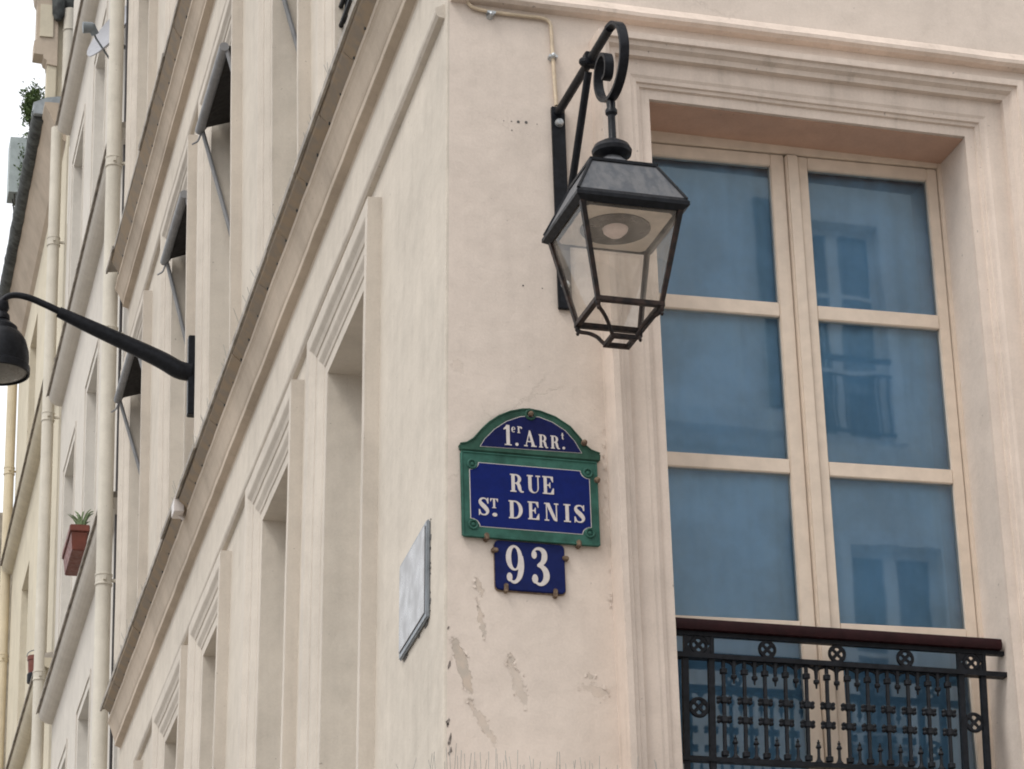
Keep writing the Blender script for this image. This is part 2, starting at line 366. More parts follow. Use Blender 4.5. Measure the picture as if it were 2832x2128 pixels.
# ------------------------------------------------------------------ corner building
B1 = empty('corner_building', (0, 0, 0), 'pale rendered corner building carrying the street signs and lantern', 'building')
OX0, OX1, OZT, OZB = .985, 2.548, 8.357, 4.98
holesR = [(OX0, OX1, OZB, OZT), (OX0, OX1, 9.9, 12.6), (OX0, OX1, 13.9, 16.3)]
CR = .014
wall(FR, 0, 9, 0, 17.6, holesR + [], .30, edge=lambda z: xcorner(z)+CR).build('wall', M['plasterR'], B1)
lowW = [(1.856, 3.075), (4.18, 5.33), (7.00, 7.95), (8.94, 10.0), (11.8, 13.0)]
uppW = [(1.70, 2.90), (3.97, 5.14), (6.71, 7.98), (9.0, 10.22), (11.82, 13.07)]
LZT = 8.22; UZT = 12.33
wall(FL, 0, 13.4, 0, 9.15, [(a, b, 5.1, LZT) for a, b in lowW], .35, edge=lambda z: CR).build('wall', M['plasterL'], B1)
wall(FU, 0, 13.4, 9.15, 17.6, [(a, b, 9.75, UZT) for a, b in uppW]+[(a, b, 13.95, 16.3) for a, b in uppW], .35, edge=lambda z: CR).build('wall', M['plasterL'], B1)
# worn, slightly rounded arris between the two facades
m = MB(); st = []; nz = 420
for j in range(nz+1):
    z = 0+17.6*j/nz if j not in (0,) else 0
    F = FL if z < 9.15 else FU
    pr_, pl_ = FR(xcorner(z)+CR, 0, z), F(CR, 0, z); cc = F(0, 0, z)
    w = random.random()**4*.6 if z < 9 else 0
    a = cc.lerp((pr_+pl_)/2, .35+w*.8)
    st.append([pl_, pl_.lerp(a, .55)+(cc-(pr_+pl_)/2)*.12, a, pr_.lerp(a, .55)+(cc-(pr_+pl_)/2)*.12, pr_])
m.v = [p for r in st for p in r]; m.f = [(j*5+i, j*5+i+1, (j+1)*5+i+1, (j+1)*5+i) for j in range(nz) for i in range(4)]
m.build('wall_edge', M['plasterL'], B1, smooth=True)
core = MB(FU).box(.9, 13.38, -9.2, -.9, .2, 17.5); core.box(.35, .9, -9.2, -8.7, .2, 17.5); core.build('interior', M['interior'], B1)
MB(FU).add([(-.3, .3, 17.6), (13.5, .3, 17.6), (13.5, -9.3, 17.6), (-.3, -9.3, 17.6), (1.5, -1.6, 20.2), (13.4, -1.6, 20.2), (13.4, -7.5, 20.2), (1.5, -7.5, 20.2)], [(0, 1, 2, 3), (4, 5, 6, 7), (0, 1, 5, 4), (1, 2, 6, 5), (2, 3, 7, 6), (3, 0, 4, 7)]).build('roof', M['slate'], B1)
# window surrounds: mitred mouldings
profR = [(0, 0), (0, .020), (.046, .022), (.050, .034), (.064, .037), (.068, .047), (.086, .049), (.100, .056), (.176, .058), (.179, .088), (.203, .094), (.216, .116), (.236, .122), (.239, .136), (.268, .138), (.270, 0)]
for (a, b, c, d) in holesR: MB(FR).arch(a, b, d, c, profR).build('window_surround', M['trim'], B1)
profL = [(0, 0), (0, .004), (.062, .006), (.066, .012), (.085, .016), (.110, .030), (.120, .034), (.160, .036), (.163, .042), (.190, .050), (.214, .066), (.224, .070), (.298, .072), (.30, 0)]
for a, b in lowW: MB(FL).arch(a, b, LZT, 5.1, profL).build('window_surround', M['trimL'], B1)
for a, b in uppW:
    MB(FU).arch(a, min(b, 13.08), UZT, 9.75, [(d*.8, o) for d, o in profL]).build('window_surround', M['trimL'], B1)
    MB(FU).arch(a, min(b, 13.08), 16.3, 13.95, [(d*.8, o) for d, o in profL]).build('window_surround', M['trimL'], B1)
# string courses
sc = [(0, -.030), (.026, -.026), (.038, -.012), (.042, .002), (.042, .018), (.022, .030), (0, .045)]
MB(FL).extrude([(o, z+8.712) for o, z in sc], .045, 13.35, slope=-.0085, n=24, wob=.0015).build('string_course', M['trimL'], B1)
MB(FU).extrude([(o, z+12.74) for o, z in sc], .3, 13.35, n=1).build('string_course', M['trimL'], B1)
MB(FR).extrude([(0, 8.746), (.040, 8.750), (.058, 8.764), (.060, 8.782), (.040, 8.80), (.014, 8.834), (0, 8.847)], .06, 9, n=40, wob=.0012).build('string_course', M['trim'], B1)
# ledge with bird spikes, just below the picture
MB(FR).extrude([(0, 4.78), (.06, 4.80), (.10, 4.88), (.19, 4.93), (.20, 5.03), (0, 5.06)], -.25, OX0-.28).build('ledge', M['trim'], B1)
MB(FL).extrude([(0, 4.78), (.06, 4.80), (.10, 4.88), (.19, 4.93), (.20, 5.03), (0, 5.06)], .0, 13.3).build('ledge', M['trimL'], B1)
# cornices of the left facade, with one fired tile after another under the zinc
def cornice(z, end, oo, ztip, zl, name='cornice'):
    k_ = zl/.238; ko = oo[0]/.112
    pf = [(0, -.03), (.004, -.004), (.025, .004), (.047, .012), (.050, .016), (.050, .054), (.054, .060), (.060, .075), (.070, .110), (.082, .150), (.096, .186), (.106, .202), (.1105, .206), (.112, .238), (0, .238)]
    c = MB(FU).extrude([(o*ko, z+v*(k_ if v > 0 else 1)) for o, v in pf], .3, end, n=60, wob=.0018).build(name, M['cornice'], B1)
    prof = [(.02, z+zl+.002), (oo[0]-.006, z+zl+.002), (oo[1]-.012, ztip-.035), (oo[1]-.004, ztip), (.02, ztip+.03)]
    w = .355; s = .35; t0 = None; k = 0
    while s + w < end:
        if k % 6 == 0:
            t0 = MB(FU).extrude([(o+random.uniform(-.004, .004), zz+random.uniform(-.004, .004)) for o, zz in prof], s, s+w-.001).build('tile', M['tile'], c); s0 = s
        else:
            d = dL*(s-s0); t = copy(t0, d+Vector((random.uniform(-.003, .003), 0, random.uniform(-.003, .003))), c)
        q_ = random.uniform(-.03, .02); MB(FU).box(s+w-.010+q_, s+w+.008+q_, oo[0]-.004, oo[0]+.007, z+zl+.004, z+zl+.020).build('tile_clip', M['dark_zinc'], c)
        s += w; k += 1
    s = .3
    while s < end-.05:
        l = min(random.uniform(.8, 2.2), end-s); dd = random.uniform(-.010, .010)
        MB(FU).extrude([(0, ztip+.03), (oo[1]+dd, ztip+.002), (oo[1]+dd-.006, ztip-.012), (oo[1]+dd+.010, ztip-.014), (oo[1]+dd+.012, ztip+.018), (0, ztip+.06)], s, s+l-.004).build('zinc_sheet', M['zinc'], c); s += l
    return c
C1 = cornice(9.152, 13.30, (.112, .176), 9.470, .232)
C2 = cornice(13.235, 13.42, (.125, .192), 13.565, .190)
m = MB(FU)
for k in range(230):
    s = .8+12.3*random.random(); o = random.uniform(.03, .15)
    m.tube([(s, o, 9.50), (s+random.uniform(-.03, .03), o+random.uniform(-.04, .06), 9.50+random.uniform(.10, .17))], .0016, 4)
sp = m.build('bird_spikes', M['spike'], C1); sp['kind'] = 'stuff'
# windows of the left facade, deep in their openings
for a, b in lowW: plain_window(FL, a, b, 5.1, LZT, .33, B1, M['frame'], M['pane_far'])
for a, b in uppW:
    plain_window(FU, a, b, 9.75, UZT, .33, B1, M['frame'], M['pane_far']); plain_window(FU, a, b, 13.95, 16.3, .33, B1, M['frame'], M['pane_far'])
for (a, b, c, d) in holesR[1:]: plain_window(FR, a, b, c, d, .29, B1, M['frame'], M['pane_far'])

# ---- the big casement window on the right facade (slightly out of level)
def FS(x, o, z): return Vector((x, -o, z+.022*(x-1.77)))
WZ0 = 4.99; of, ob = -.27, -.315
m = MB(FS)      # fixed frame
m.box(OX0, 1.012, ob-.02, of+.012, WZ0, 8.37).box(2.53, 2.57, ob-.02, of+.012, WZ0, 8.35).box(1.012, 2.53, ob-.02, of+.012, 8.312, 8.40)
W1 = m.build('window', M['frame'], B1, bevel=.003)
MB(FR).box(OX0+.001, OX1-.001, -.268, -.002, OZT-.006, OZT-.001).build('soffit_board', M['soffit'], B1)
rowsz = [(5.13, 5.94), (6.007, 6.703), (6.773, 7.475), (7.546, 8.247)]
def casement(x0, x1, p0, p1):
    m = MB(FS)
    m.box(x0, p0, ob, of, WZ0, 8.308).box(p1, x1, ob, of, WZ0, 8.308).box(p0, p1, ob, of, 8.247, 8.308).box(p0, p1, ob, of, WZ0, 5.13)
    for k in range(3): m.box(p0, p1, ob, of-.004, rowsz[k][1], rowsz[k+1][0])
    c = m.build('casement_frame', M['frame'], W1, bevel=.004)
    for za, zb in rowsz:
        e = [random.uniform(-.0022, .0022) for _ in range(2)]     # old panes never sit quite flat
        MB(FS).add([(p0, of-.022+e[0]+e[1], za), (p1, of-.022-e[0]+e[1], za), (p1, of-.022-e[0]-e[1], zb), (p0, of-.022+e[0]-e[1], zb)], [(0, 1, 2, 3)]).build('pane', M['pane'], W1, recalc=False)
casement(1.014, 1.748, 1.070, 1.679); casement(1.818, 2.527, 1.866, 2.475)
MB(FS).box(1.751, 1.815, of-.02, of+.022, WZ0, 8.306).build('meeting_bar', M['frame'], W1, bevel=.008)

# ---- wrought balcony railing inside the opening
by = -.08
def FB(x, o, z): return Vector((x+.035*(z-5.7), -o, z+.004*(x-1.77)))
RL = MB(FB).box(1.0, 2.545, by-.022, by+.022, 5.733, 5.755).build('balcony_railing', M['iron'], B1)
MB(FB).extrude([(by-.035, 5.855), (by+.035, 5.855), (by+.042, 5.875), (by+.034, 5.902), (by, 5.910), (by-.034, 5.902), (by-.042, 5.875)], .99, 2.522).build('handrail', M['wood'], RL, smooth=True)
MB(FB).box(.99, 2.55, by-.012, by+.012, 5.835, 5.854).build('rail_bar', M['iron'], RL)
MB(FB).box(.99, 2.55, by-.018, by+.018, 5.279, 5.300).build('bottom_rail', M['iron'], RL)
for x in (1.055, 1.172, 2.332, 2.437): MB(FB).box(x-.013, x+.013, by-.012, by+.012, 4.99, 5.733).build('post', M['iron'], RL)
m = MB(FB); x = 1.228
m.tube([(x, by, 5.30), (x, by, 5.733)], .0095, 8)
for z in (5.32, 5.685): m.lathe([(.008, -.014), (.017, -.010), (.017, .010), (.008, .014)], (x, by, z), 10)
for z in (5.557, 5.471):
    m.box(x-.022, x+.022, by-.008, by+.008, z-.006, z+.006)
    m.lathe([(.004, -.022), (.016, -.012), (.016, .012), (.004, .022)], (x, by, z), 8)
    for dx in (-.024, .024):
        for dz in (-.008, .008): m.lathe([(.003, -.011), (.0095, -.006), (.0095, .006), (.003, .011)], (x+dx, by, z+dz), 8, axis=1)
b0 = m.build('baluster', M['iron'], RL, smooth=True)
for k in range(1, 12): copy(b0, (.0945*k+random.uniform(-.002, .002), 0, .004*.0945*k), RL)
m = MB(FB); x = 1.228+.04725
m.tube([(x, by, 5.733), (x, by, 5.70), (x, by, 5.655), (x, by, 5.632)], [.012, .009, .007, .004], 8)
m.lathe([(.006, -.012), (.014, -.004), (.014, .006), (.006, .012)], (x, by, 5.662), 8)
for sg in (-1, 1): m.tube([(x, by, 5.702)]+[(x+sg*.04725*(1-math.cos(a))*.95, by, 5.70+.030*math.sin(a)) for a in (.5, .9, 1.3, 1.57)], .0055, 6)
p0 = m.build('pendant', M['iron'], RL, smooth=True)
m = MB(FB)
m.tube([(x, by, 5.30), (x, by, 5.315), (x, by, 5.33), (x, by, 5.375), (x, by, 5.404)], [.022, .010, .007, .007, .003], 8)
m.lathe([(.005, -.016), (.0135, -.008), (.006, .008), (.008, .014), (.003, .020)], (x, by, 5.378), 8)
q0 = m.build('spindle', M['iron'], RL, smooth=True)
for k in range(1, 11): copy(p0, (.0945*k, 0, .004*.0945*k), RL); copy(q0, (.0945*k, 0, .004*.0945*k), RL)
def medallion(x, z, r, plate=False):
    m = MB(FB); m.torus((x, by, z), r-.007, .008, 1, 22, 6)
    for a in range(4):
        an = a*math.pi/2; m.torus((x+.41*r*math.cos(an), by, z+.41*r*math.sin(an)), .30*r+.003, .0052, 1, 12, 5)
        an += math.pi/4; m.lathe([(.008, -.007), (.008, .007)], (x+.66*r*math.cos(an), by, z+.66*r*math.sin(an)), 8, axis=1)
    if plate:
        h = .05
        for sx in (-1, 1):
            m.box(x+sx*.060-.008, x+sx*.060+.008, by-.009, by+.009, 5.755, 5.835)
            for sz in (-1, 1): m.poly([(x+sx*.056, z+sz*.036), (x+sx*.056, z+sz*.004), (x+sx*.046, z+sz*.004), (x+sx*.030, z+sz*.030), (x+sx*.012, z+sz*.042), (x+sx*.030, z+sz*.042)], by-.006, by+.006)
    return m.build('medallion', M['iron'], RL, smooth=True)
for x, pl_ in ((1.117, 1), (1.431, 0), (1.754, 0), (2.073, 0), (2.386, 1)): medallion(x, 5.795, .042, pl_)
medallion(1.114, 5.518, .046); medallion(2.385, 5.522, .046)

# ---- curtains behind the panes
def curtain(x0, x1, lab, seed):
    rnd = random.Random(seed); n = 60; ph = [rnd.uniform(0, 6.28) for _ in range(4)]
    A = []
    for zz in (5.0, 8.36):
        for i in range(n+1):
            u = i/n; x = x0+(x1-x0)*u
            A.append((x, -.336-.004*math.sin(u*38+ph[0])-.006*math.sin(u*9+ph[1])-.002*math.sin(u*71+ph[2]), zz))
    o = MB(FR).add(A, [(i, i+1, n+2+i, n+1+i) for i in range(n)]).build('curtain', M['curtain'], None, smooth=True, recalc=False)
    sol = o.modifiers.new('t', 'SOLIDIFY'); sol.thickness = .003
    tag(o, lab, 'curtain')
curtain(.99, 1.77, 'curtain with a painted-in blue glass cast behind the left leaf of the large casement window', 1)
curtain(1.78, 2.56, 'curtain with a painted-in blue glass cast behind the right leaf of the large casement window', 2)

# ------------------------------------------------------------------ neighbouring houses along the left street
def band(F, B, s0, s1, z, mat, o1=.15, zc=True):
    MB(F).extrude([(0, z-.05), (.004, z-.02)]+[(.004+(o1-.004)*math.sin(R(a)), z+.085-.105*math.cos(R(a))) for a in range(15, 91, 15)]+[(o1, z+.10), (0, z+.10)], s0, s1).build('band_course', mat, B)
    if zc: MB(F).extrude([(0, z+.10), (o1+.012, z+.10), (o1+.022, z+.085), (o1+.03, z+.09), (o1+.022, z+.135), (0, z+.17)], s0, s1).build('zinc_sheet', M['zinc'], B)
def downpipe(F, B, s, o, r, z0, z1, mat, rings):
    p = MB(F).tube([(s, o, z0), (s, o, z1)], r, 18).build('downpipe', mat, B, smooth=True)
    for z in rings:
        m = MB(F); m.lathe([(r+.002, -.055), (r+.010, -.05), (r+.010, -.038), (r+.004, -.032), (r+.004, .032), (r+.010, .038), (r+.010, .05), (r+.002, .055)], (s, o, z), 18)
        m.box(s-.012, s+.012, o-r-.06, o-r+.01, z-.012, z+.012).box(s-r-.03, s-r, o-.012, o+.012, z-.02, z+.02)
        m.build('pipe_collar', mat, p, smooth=True)
B2 = empty('townhouse', FU(16.7, 0, 0), 'white rendered house with smooth bands beyond the cream downpipe', 'house', 'houses along the left street')
c2 = [(16.15, 17.22), (18.42, 19.55)]
h2 = [(a, b, z0, z1) for a, b in c2 for z0, z1 in ((8.2, 10.58), (11.75, 14.0), (15.35, 17.72))]
wall(FU, 13.4, 20.2, 0, 20.2, h2, .35).build('wall', M['plaster2'], B2)
MB(FU).box(13.42, 20.18, -9, -.9, .2, 20.1).build('interior', M['interior'], B2)
for z in (11.42, 15.06, 18.42): band(FU, B2, 13.66, 20.12, z, M['plaster2'])
for (a, b, c, d) in h2:
    plain_window(FU, a, b, c, d, .30, B2, M['frame5'], M['pane_far'])
    MB(FU).arch(a, b, d, c, [(.09, 0), (.09, .012), (.13, .012), (.13, 0)]).build('window_surround', M['plaster2'], B2)
MB(FU).add([(13.4, .0, 20.2), (20.2, 0, 20.2), (20.2, -9, 20.2), (13.4, -9, 20.2), (13.4, -1.8, 22.5), (20.2, -1.8, 22.5), (20.2, -8, 22.5), (13.4, -8, 22.5)], [(0, 1, 2, 3), (4, 5, 6, 7), (0, 1, 5, 4), (1, 2, 6, 5), (2, 3, 7, 6), (3, 0, 4, 7)]).build('roof', M['slate'], B2)
downpipe(FU, B2, 13.58, .148, .068, 0, 19.8, M['pipe'], [10.72, 13.05, 14.75, 17.3, 8.2])
MB(FU).tube([(13.78, .03, 0), (13.78, .03, 19)], .014, 8).build('cable', M['cable'], B2)
B3 = empty('townhouse', FU(23.7, 0, 0), 'cream yellow house with dark mossy gutter and rooftop plants', 'house', 'houses along the left street')
c3 = [(21.6, 22.7), (24.2, 25.3)]
h3 = [(a, b, z0, z1) for a, b in c3 for z0, z1 in ((8.6, 10.9), (12.55, 14.7), (16.1, 18.0))]
wall(FU, 20.22, 27.15, 0, 18.95, h3, .35).build('wall', M['plaster3'], B3)
MB(FU).box(20.25, 27.1, -9, -.9, .2, 18.9).build('interior', M['interior'], B3)
for z in (12.1, 15.55): band(FU, B3, 20.3, 27.1, z, M['plaster3'], .14)
for (a, b, c, d) in h3: plain_window(FU, a, b, c, d, .28, B3, M['frame'], M['pane_far'])
MB(FU).extrude([(0, 18.62), (.05, 18.66), (.12, 18.80), (.20, 18.98), (.26, 19.08), (.26, 19.12), (0, 19.12)], 20.7, 27.4).build('eave', M['cornice'], B3)
m = MB(FU); npt = 44
pts = [(21.05+6.4*i/npt,   .265+random.uniform(-.004, .004), 19.16+random.uniform(-.006, .006)) for i in range(npt+1)]
m.tube(pts, [.112+random.uniform(-.005, .006) for _ in pts], 12); m.build('gutter', M['dark_zinc'], B3, smooth=True)
MB(FU).extrude([(.05, 19.10), (.36, 19.11), (.37, 19.25), (.22, 19.33), (.05, 19.36)], 20.98, 21.30).build('gutter_cap', M['capzinc'], B3)
MB(FU).box(20.3, 27.1, -8.8, -.35, 18.9, 19.25).build('roof', M['slate'], B3)
downpipe(FU, B3, 20.35, .135, .066, 0, 18.6, M['pipe'], [12.0, 15.0, 17.15])
downpipe(FU, B3, 27.15, .085, .066, 0, 18.6, M['pipe3'], [14.4, 17.0])
# attic dormer over the gutter: pier, console and hopper pipe
MB(FU).box(21.45, 21.75, -1.5, .075, 19.1, 22.6).build('dormer_wall', M['plaster3'], B3)
MB(FU).box(21.40, 21.62, .078, .195, 19.15, 20.02).build('dormer_pier', M['plaster3'], B3, bevel=.01)
MB(FU).extrude([(.08, 19.98), (.20, 20.0), (.205, 20.05), (.235, 20.07), (.25, 20.12), (.36, 20.13), (.36, 20.30), (.335, 20.32), (.335, 20.85), (.36, 20.9), (.375, 21.0), (.40, 21.2), (.08, 21.2)], 21.38, 21.62).build('dormer_console', M['cornice'], B3)
MB(FU).box(21.36, 21.38, .14, .30, 20.36, 20.80).build('console_panel', M['plaster3'], B3)
MB(FU).tube([(21.35, -.055, 19.2), (21.35, -.055, 20.74)], .076, 14).build('downpipe', M['pipe'], B3, smooth=True)
MB(FU).torus((21.35, -.055, 20.45), .078, .010, 2, 18, 6).build('pipe_collar', M['pipe'], B3, smooth=True)
MB(FU).lathe([(.04, 20.58), (.075, 20.66), (.085, 20.9), (.10, 21.3)], (21.33, .085, 0), 12).build('pipe_hopper', M['dark_zinc'], B3, smooth=True)
MB(FU).lathe([(.08, 20.73), (.12, 20.80), (.13, 21.3)], (21.42, -.05, 0), 12).build('pipe_hopper', M['dark_zinc'], B3, smooth=True)
B4 = empty('stone_building', FU(30, 0, 0), 'rough stone building closing the view at the far left edge', 'building')
MB(FU).box(29.5, 36, -6, 1.6, 0, 17.3).build('wall', M['stone'], B4)
m0 = None
for j in range(34):
    for i in range(4):
        a = .15+i*.42+(j % 2)*.2; z = 8+j*.27
        if m0 is None: m0 = MB(FU).box(29.46, 29.52, a, a+.39, z, z+.245).build('stone', M['stone'], B4, bevel=.01); a0, z0 = a, z
        else: copy(m0, FU(0, a-a0, z-z0)-FU(0, 0, 0)+dL*random.uniform(-.02, .01), B4)

# ------------------------------------------------------------------ house across the street (seen in the panes)
B5 = empty('townhouse', (8, -14, 0), 'pale house across the street, mirrored in the large window panes', 'house')
c5 = [(3.0, 4.1), (7.80, 8.72), (11.6, 12.6)]
h5 = [(a, b, z0, z1) for a, b in c5 for z0, z1 in ((9.3, 11.8), (13.05, 15.3))]
wall(FO, 1.2, 15, 0, 16.5, h5, .3).build('wall', M['plaster5'], B5)
MB(FO).box(1.25, 14.95, -8, -.8, .1, 16.4).build('interior', M['interior'], B5)
for z in (12.55, 16.1): MB(FO).extrude([(0, z), (.08, z+.03), (.14, z+.12), (.24, z+.16), (.26, z+.34), (0, z+.40)], 1.2, 15).build('band_course', M['plaster5'], B5)
for (a, b, c, d) in h5:
    plain_window(FO, a, b, c, d, .2, B5, M['frame5'], M['pane_far'])
    MB(FO).arch(a, b, d, c, [(0, 0), (0, .03), (.12, .05), (.14, 0)]).build('window_surround', M['frame5'], B5)
    m = MB(FO).box(a, b, .04, .08, c+.82, c+.87).box(a, b, .045, .075, c+.06, c+.09).box(a, b, .045, .075, c+.66, c+.68)
    for k in range(10): x = a+.05+(b-a-.1)*k/9; m.box(x-.008, x+.008, .05, .066, c+.09, c+.66)
    m.build('window_guard', M['iron'], B5)
MB(FO).box(7.28, 7.46, 0, .06, 13.05, 15.4).build('shutter', M['dishgrey'], B5)
MB(FO).box(7.30, 7.46, 0, .06, 9.3, 11.9).build('shutter', M['dishgrey'], B5)

# ------------------------------------------------------------------ hanging lantern on scroll bracket
LX, LY = .530, -.765
LN = empty('wall_lantern', (.548, 0, 7.76), 'black iron lantern with clear glass hanging from a scrolled wall bracket', 'lantern')
MB().box(.517, .579, -.022, -.002, 7.265, 8.262).build('wall_plate', M['iron'], LN, bevel=.003)
for z in (8.178, 7.378): MB().lathe([(.0, -.046), (.014, -.043), (.019, -.034), (.019, -.022), (.02, -.0221)], (.549, 0, z), 12, axis=1).build('bolt', M['steel'], LN, smooth=True)
m = MB(); m.tube([(.548, -.02, 8.232), (.546, -.2, 8.236), (.540, -.5, 8.236), (.533, -.80, 8.236)], .020, 14); m.build('bracket_arm', M['iron'], LN, smooth=True)
def ribbon(path, x0f, w, th):
    m = MB(); vs = []; k = len(path)
    for i, (y, z) in enumerate(path):
        a, b = path[max(i-1, 0)], path[min(i+1, k-1)]; ty, tz = b[0]-a[0], b[1]-a[1]; l = math.hypot(ty, tz); ny, nz_ = -tz/l*th/2, ty/l*th/2
        x = x0f; vs += [(x-w/2, y+ny, z+nz_), (x+w/2, y+ny, z+nz_), (x+w/2, y-ny, z-nz_), (x-w/2, y-ny, z-nz_)]
    fs = [(i*4+j, i*4+(j+1) % 4, i*4+4+(j+1) % 4, i*4+4+j) for i in range(k-1) for j in range(4)]+[(0, 1, 2, 3), (4*k-1, 4*k-2, 4*k-3, 4*k-4)]
    return m.add(vs, fs)
ctrl = [(-.79, 8.238), (-.87, 8.222), (-.94, 8.165), (-.972, 8.075), (-.955, 7.99), (-.895, 7.93), (-.81, 7.905), (-.72, 7.925), (-.650, 7.985), (-.622, 8.06), (-.645, 8.125), (-.70, 8.150), (-.752, 8.130), (-.772, 8.08), (-.755, 8.035), (-.72, 8.03)]
def cr(P, n=6):
    o = []
    for i in range(len(P)-1):
        p0_, p1, p2, p3 = P[max(i-1, 0)], P[i], P[i+1], P[min(i+2, len(P)-1)]
        for k in range(n):
            t = k/n; o.append(tuple(.5*((2*p1[j])+(-p0_[j]+p2[j])*t+(2*p0_[j]-5*p1[j]+4*p2[j]-p3[j])*t*t+(-p0_[j]+3*p1[j]-3*p2[j]+p3[j])*t**3) for j in range(len(p1))))
    o.append(P[-1]); return o
ribbon(cr(ctrl), .533, .040, .016).build('scroll', M['iron'], LN, smooth=True)
MB().tube([(.543, -.47, 8.20), (.546, -.25, 7.90), (.548, -.02, 7.585)], .017, 10).build('bracket_strut', M['iron'], LN, smooth=True)
m = MB(); m.box(.512, .566, -.535, -.485, 8.205, 8.268); m.lathe([(.0, -.052), (.016, -.048), (.024, -.03), (.024, .03), (.016, .048), (0, .052)], (.540, -.51, 8.225), 10, axis=0); m.build('bracket_collar', M['iron'], LN, bevel=.004)
m = MB(); m.lathe([(.012, 7.905), (.020, 7.885), (.018, 7.862), (.026, 7.850), (.026, 7.834), (.016, 7.824), (.0165, 7.70), (.021, 7.692), (.021, 7.684)], (.531, -.778, 0), 14); m.build('hanging_rod', M['iron'], LN, smooth=True)
MB().lathe([(.014, 7.712), (.045, 7.704), (.075, 7.684), (.086, 7.662), (.082, 7.644), (.066, 7.634), (.045, 7.628), (.03, 7.600)], (LX, LY, 0), 28).build('chimney_cap', M['iron'], LN, smooth=True)
MB().lathe([(.03, 7.640), (.055, 7.612), (.085, 7.586), (.118, 7.556), (.12, 7.548)], (LX, LY, 0), 24).build('roof_dome', M['roofzinc'], LN, smooth=True)
def ring4(m, ha, za, hb, zb):       # frustum skin between two squares
    vs = [(LX+sx*h, LY+sy*h, z) for h, z in ((ha, za), (hb, zb)) for sx, sy in ((-1, -1), (1, -1), (1, 1), (-1, 1))]
    return m.add(vs, [(i, (i+1) % 4, (i+1) % 4+4, i+4) for i in range(4)])
m = MB(); ring4(m, .143, 7.535, .234, 7.352); m.add([(LX+sx*.143, LY+sy*.143, 7.535) for sx, sy in ((-1, -1), (1, -1), (1, 1), (-1, 1))], [(0, 1, 2, 3)]); m.build('lantern_roof', M['roofzinc'], LN)
def sqframe(m, h, w, z0, z1):
    m.box(LX-h, LX+h, LY-h, LY-h+w, z0, z1).box(LX-h, LX+h, LY+h-w, LY+h, z0, z1).box(LX-h, LX-h+w, LY-h+w, LY+h-w, z0, z1).box(LX+h-w, LX+h, LY-h+w, LY+h-w, z0, z1); return m
sqframe(MB(), .150, .014, 7.532, 7.548).build('roof_rim', M['iron'], LN, bevel=.002)
for sx, sy in ((-1, -1), (1, -1), (1, 1), (-1, 1)): MB().tube([(LX+sx*.144, LY+sy*.144, 7.535), (LX+sx*.236, LY+sy*.236, 7.352)], .007, 6).build('roof_seam', M['iron'], LN)

m = MB(); ring4(m, .245, 7.338, .231, 7.358); ring4(m, .245, 7.338, .245, 7.322); ring4(m, .245, 7.322, .218, 7.302); ring4(m, .218, 7.302, .205, 7.314); m.build('eave', M['iron'], LN)
for sx, sy in ((-1, -1), (1, -1), (1, 1), (-1, 1)):
    MB().hexa([(LX+sx*q, LY+sy*p, 7.31) for q, p in ((.224, .224), (.202, .224), (.202, .202), (.224, .202))], [(LX+sx*q, LY+sy*p, 6.905) for q, p in ((.146, .146), (.127, .146), (.127, .127), (.146, .127))]).build('corner_bar', M['iron_rust'], LN)
sqframe(MB(), .149, .024, 6.895, 6.918).build('bottom_frame', M['iron_rust'], LN, bevel=.002)
for i, (sx, sy) in enumerate(((0, -1), (1, 0), (0, 1), (-1, 0))):
    def q(h, t, z): return (LX+(sx*h if sx else t), LY+(sy*h if sy else t), z)
    MB().add([q(.214, -.197, 7.31), q(.214, .197, 7.31), q(.138, .125, 6.91), q(.138, -.125, 6.91)], [(0, 1, 2, 3)]).build('glass_pane', M['lantern_glass'], LN, recalc=False)
# bottom cradle: four straps curving down to a small square ring
for sx, sy in ((-1, -1), (1, -1), (1, 1), (-1, 1)):
    pts = cr([(.138, 6.890), (.128, 6.872), (.100, 6.856), (.075, 6.832), (.060, 6.806), (.050, 6.79)], 4)
    MB().tube([(LX+sx*h, LY+sy*h, z) for h, z in pts], .0085, 8).build('cradle_strap', M['iron_rust'], LN, smooth=True)
    MB().lathe([(.004, 6.858), (.008, 6.866), (.005, 6.874), (.011, 6.882), (.011, 6.897)], (LX+sx*.137, LY+sy*.137, 0), 8).build('finial', M['iron_rust'], LN, smooth=True)
sqframe(MB(), .058, .020, 6.778, 6.798).build('cradle_ring', M['iron_rust'], LN, bevel=.002)
# lamp inside: white tray, reflector and bulb
m = MB(); n = 28
ringo = [(LX+.192*max(-1, min(1, 1.45*math.cos(2*math.pi*i/n))), LY+.192*max(-1, min(1, 1.45*math.sin(2*math.pi*i/n))), 7.300) for i in range(n)]
ringi = [(LX+.142*math.cos(2*math.pi*i/n), LY+.142*math.sin(2*math.pi*i/n), 7.300) for i in range(n)]
m.add(ringo+ringi, [(i, (i+1) % n, (i+1) % n+n, i+n) for i in range(n)]); m.build('lamp_tray', M['lampwhite'], LN)
MB().lathe([(.140, 7.300), (.148, 7.296), (.148, 7.306), (.138, 7.303), (.134, 7.33), (.115, 7.39), (.07, 7.45), (.0, 7.46)], (LX, LY, 0), 28).build('reflector', M['reflector'], LN, smooth=True)
MB().lathe([(.0, 7.262), (.028, 7.266), (.050, 7.284), (.058, 7.312), (.050, 7.342), (.030, 7.36), (.026, 7.43)], (LX, LY, 0), 20).build('bulb', M['bulb'], LN, smooth=True)

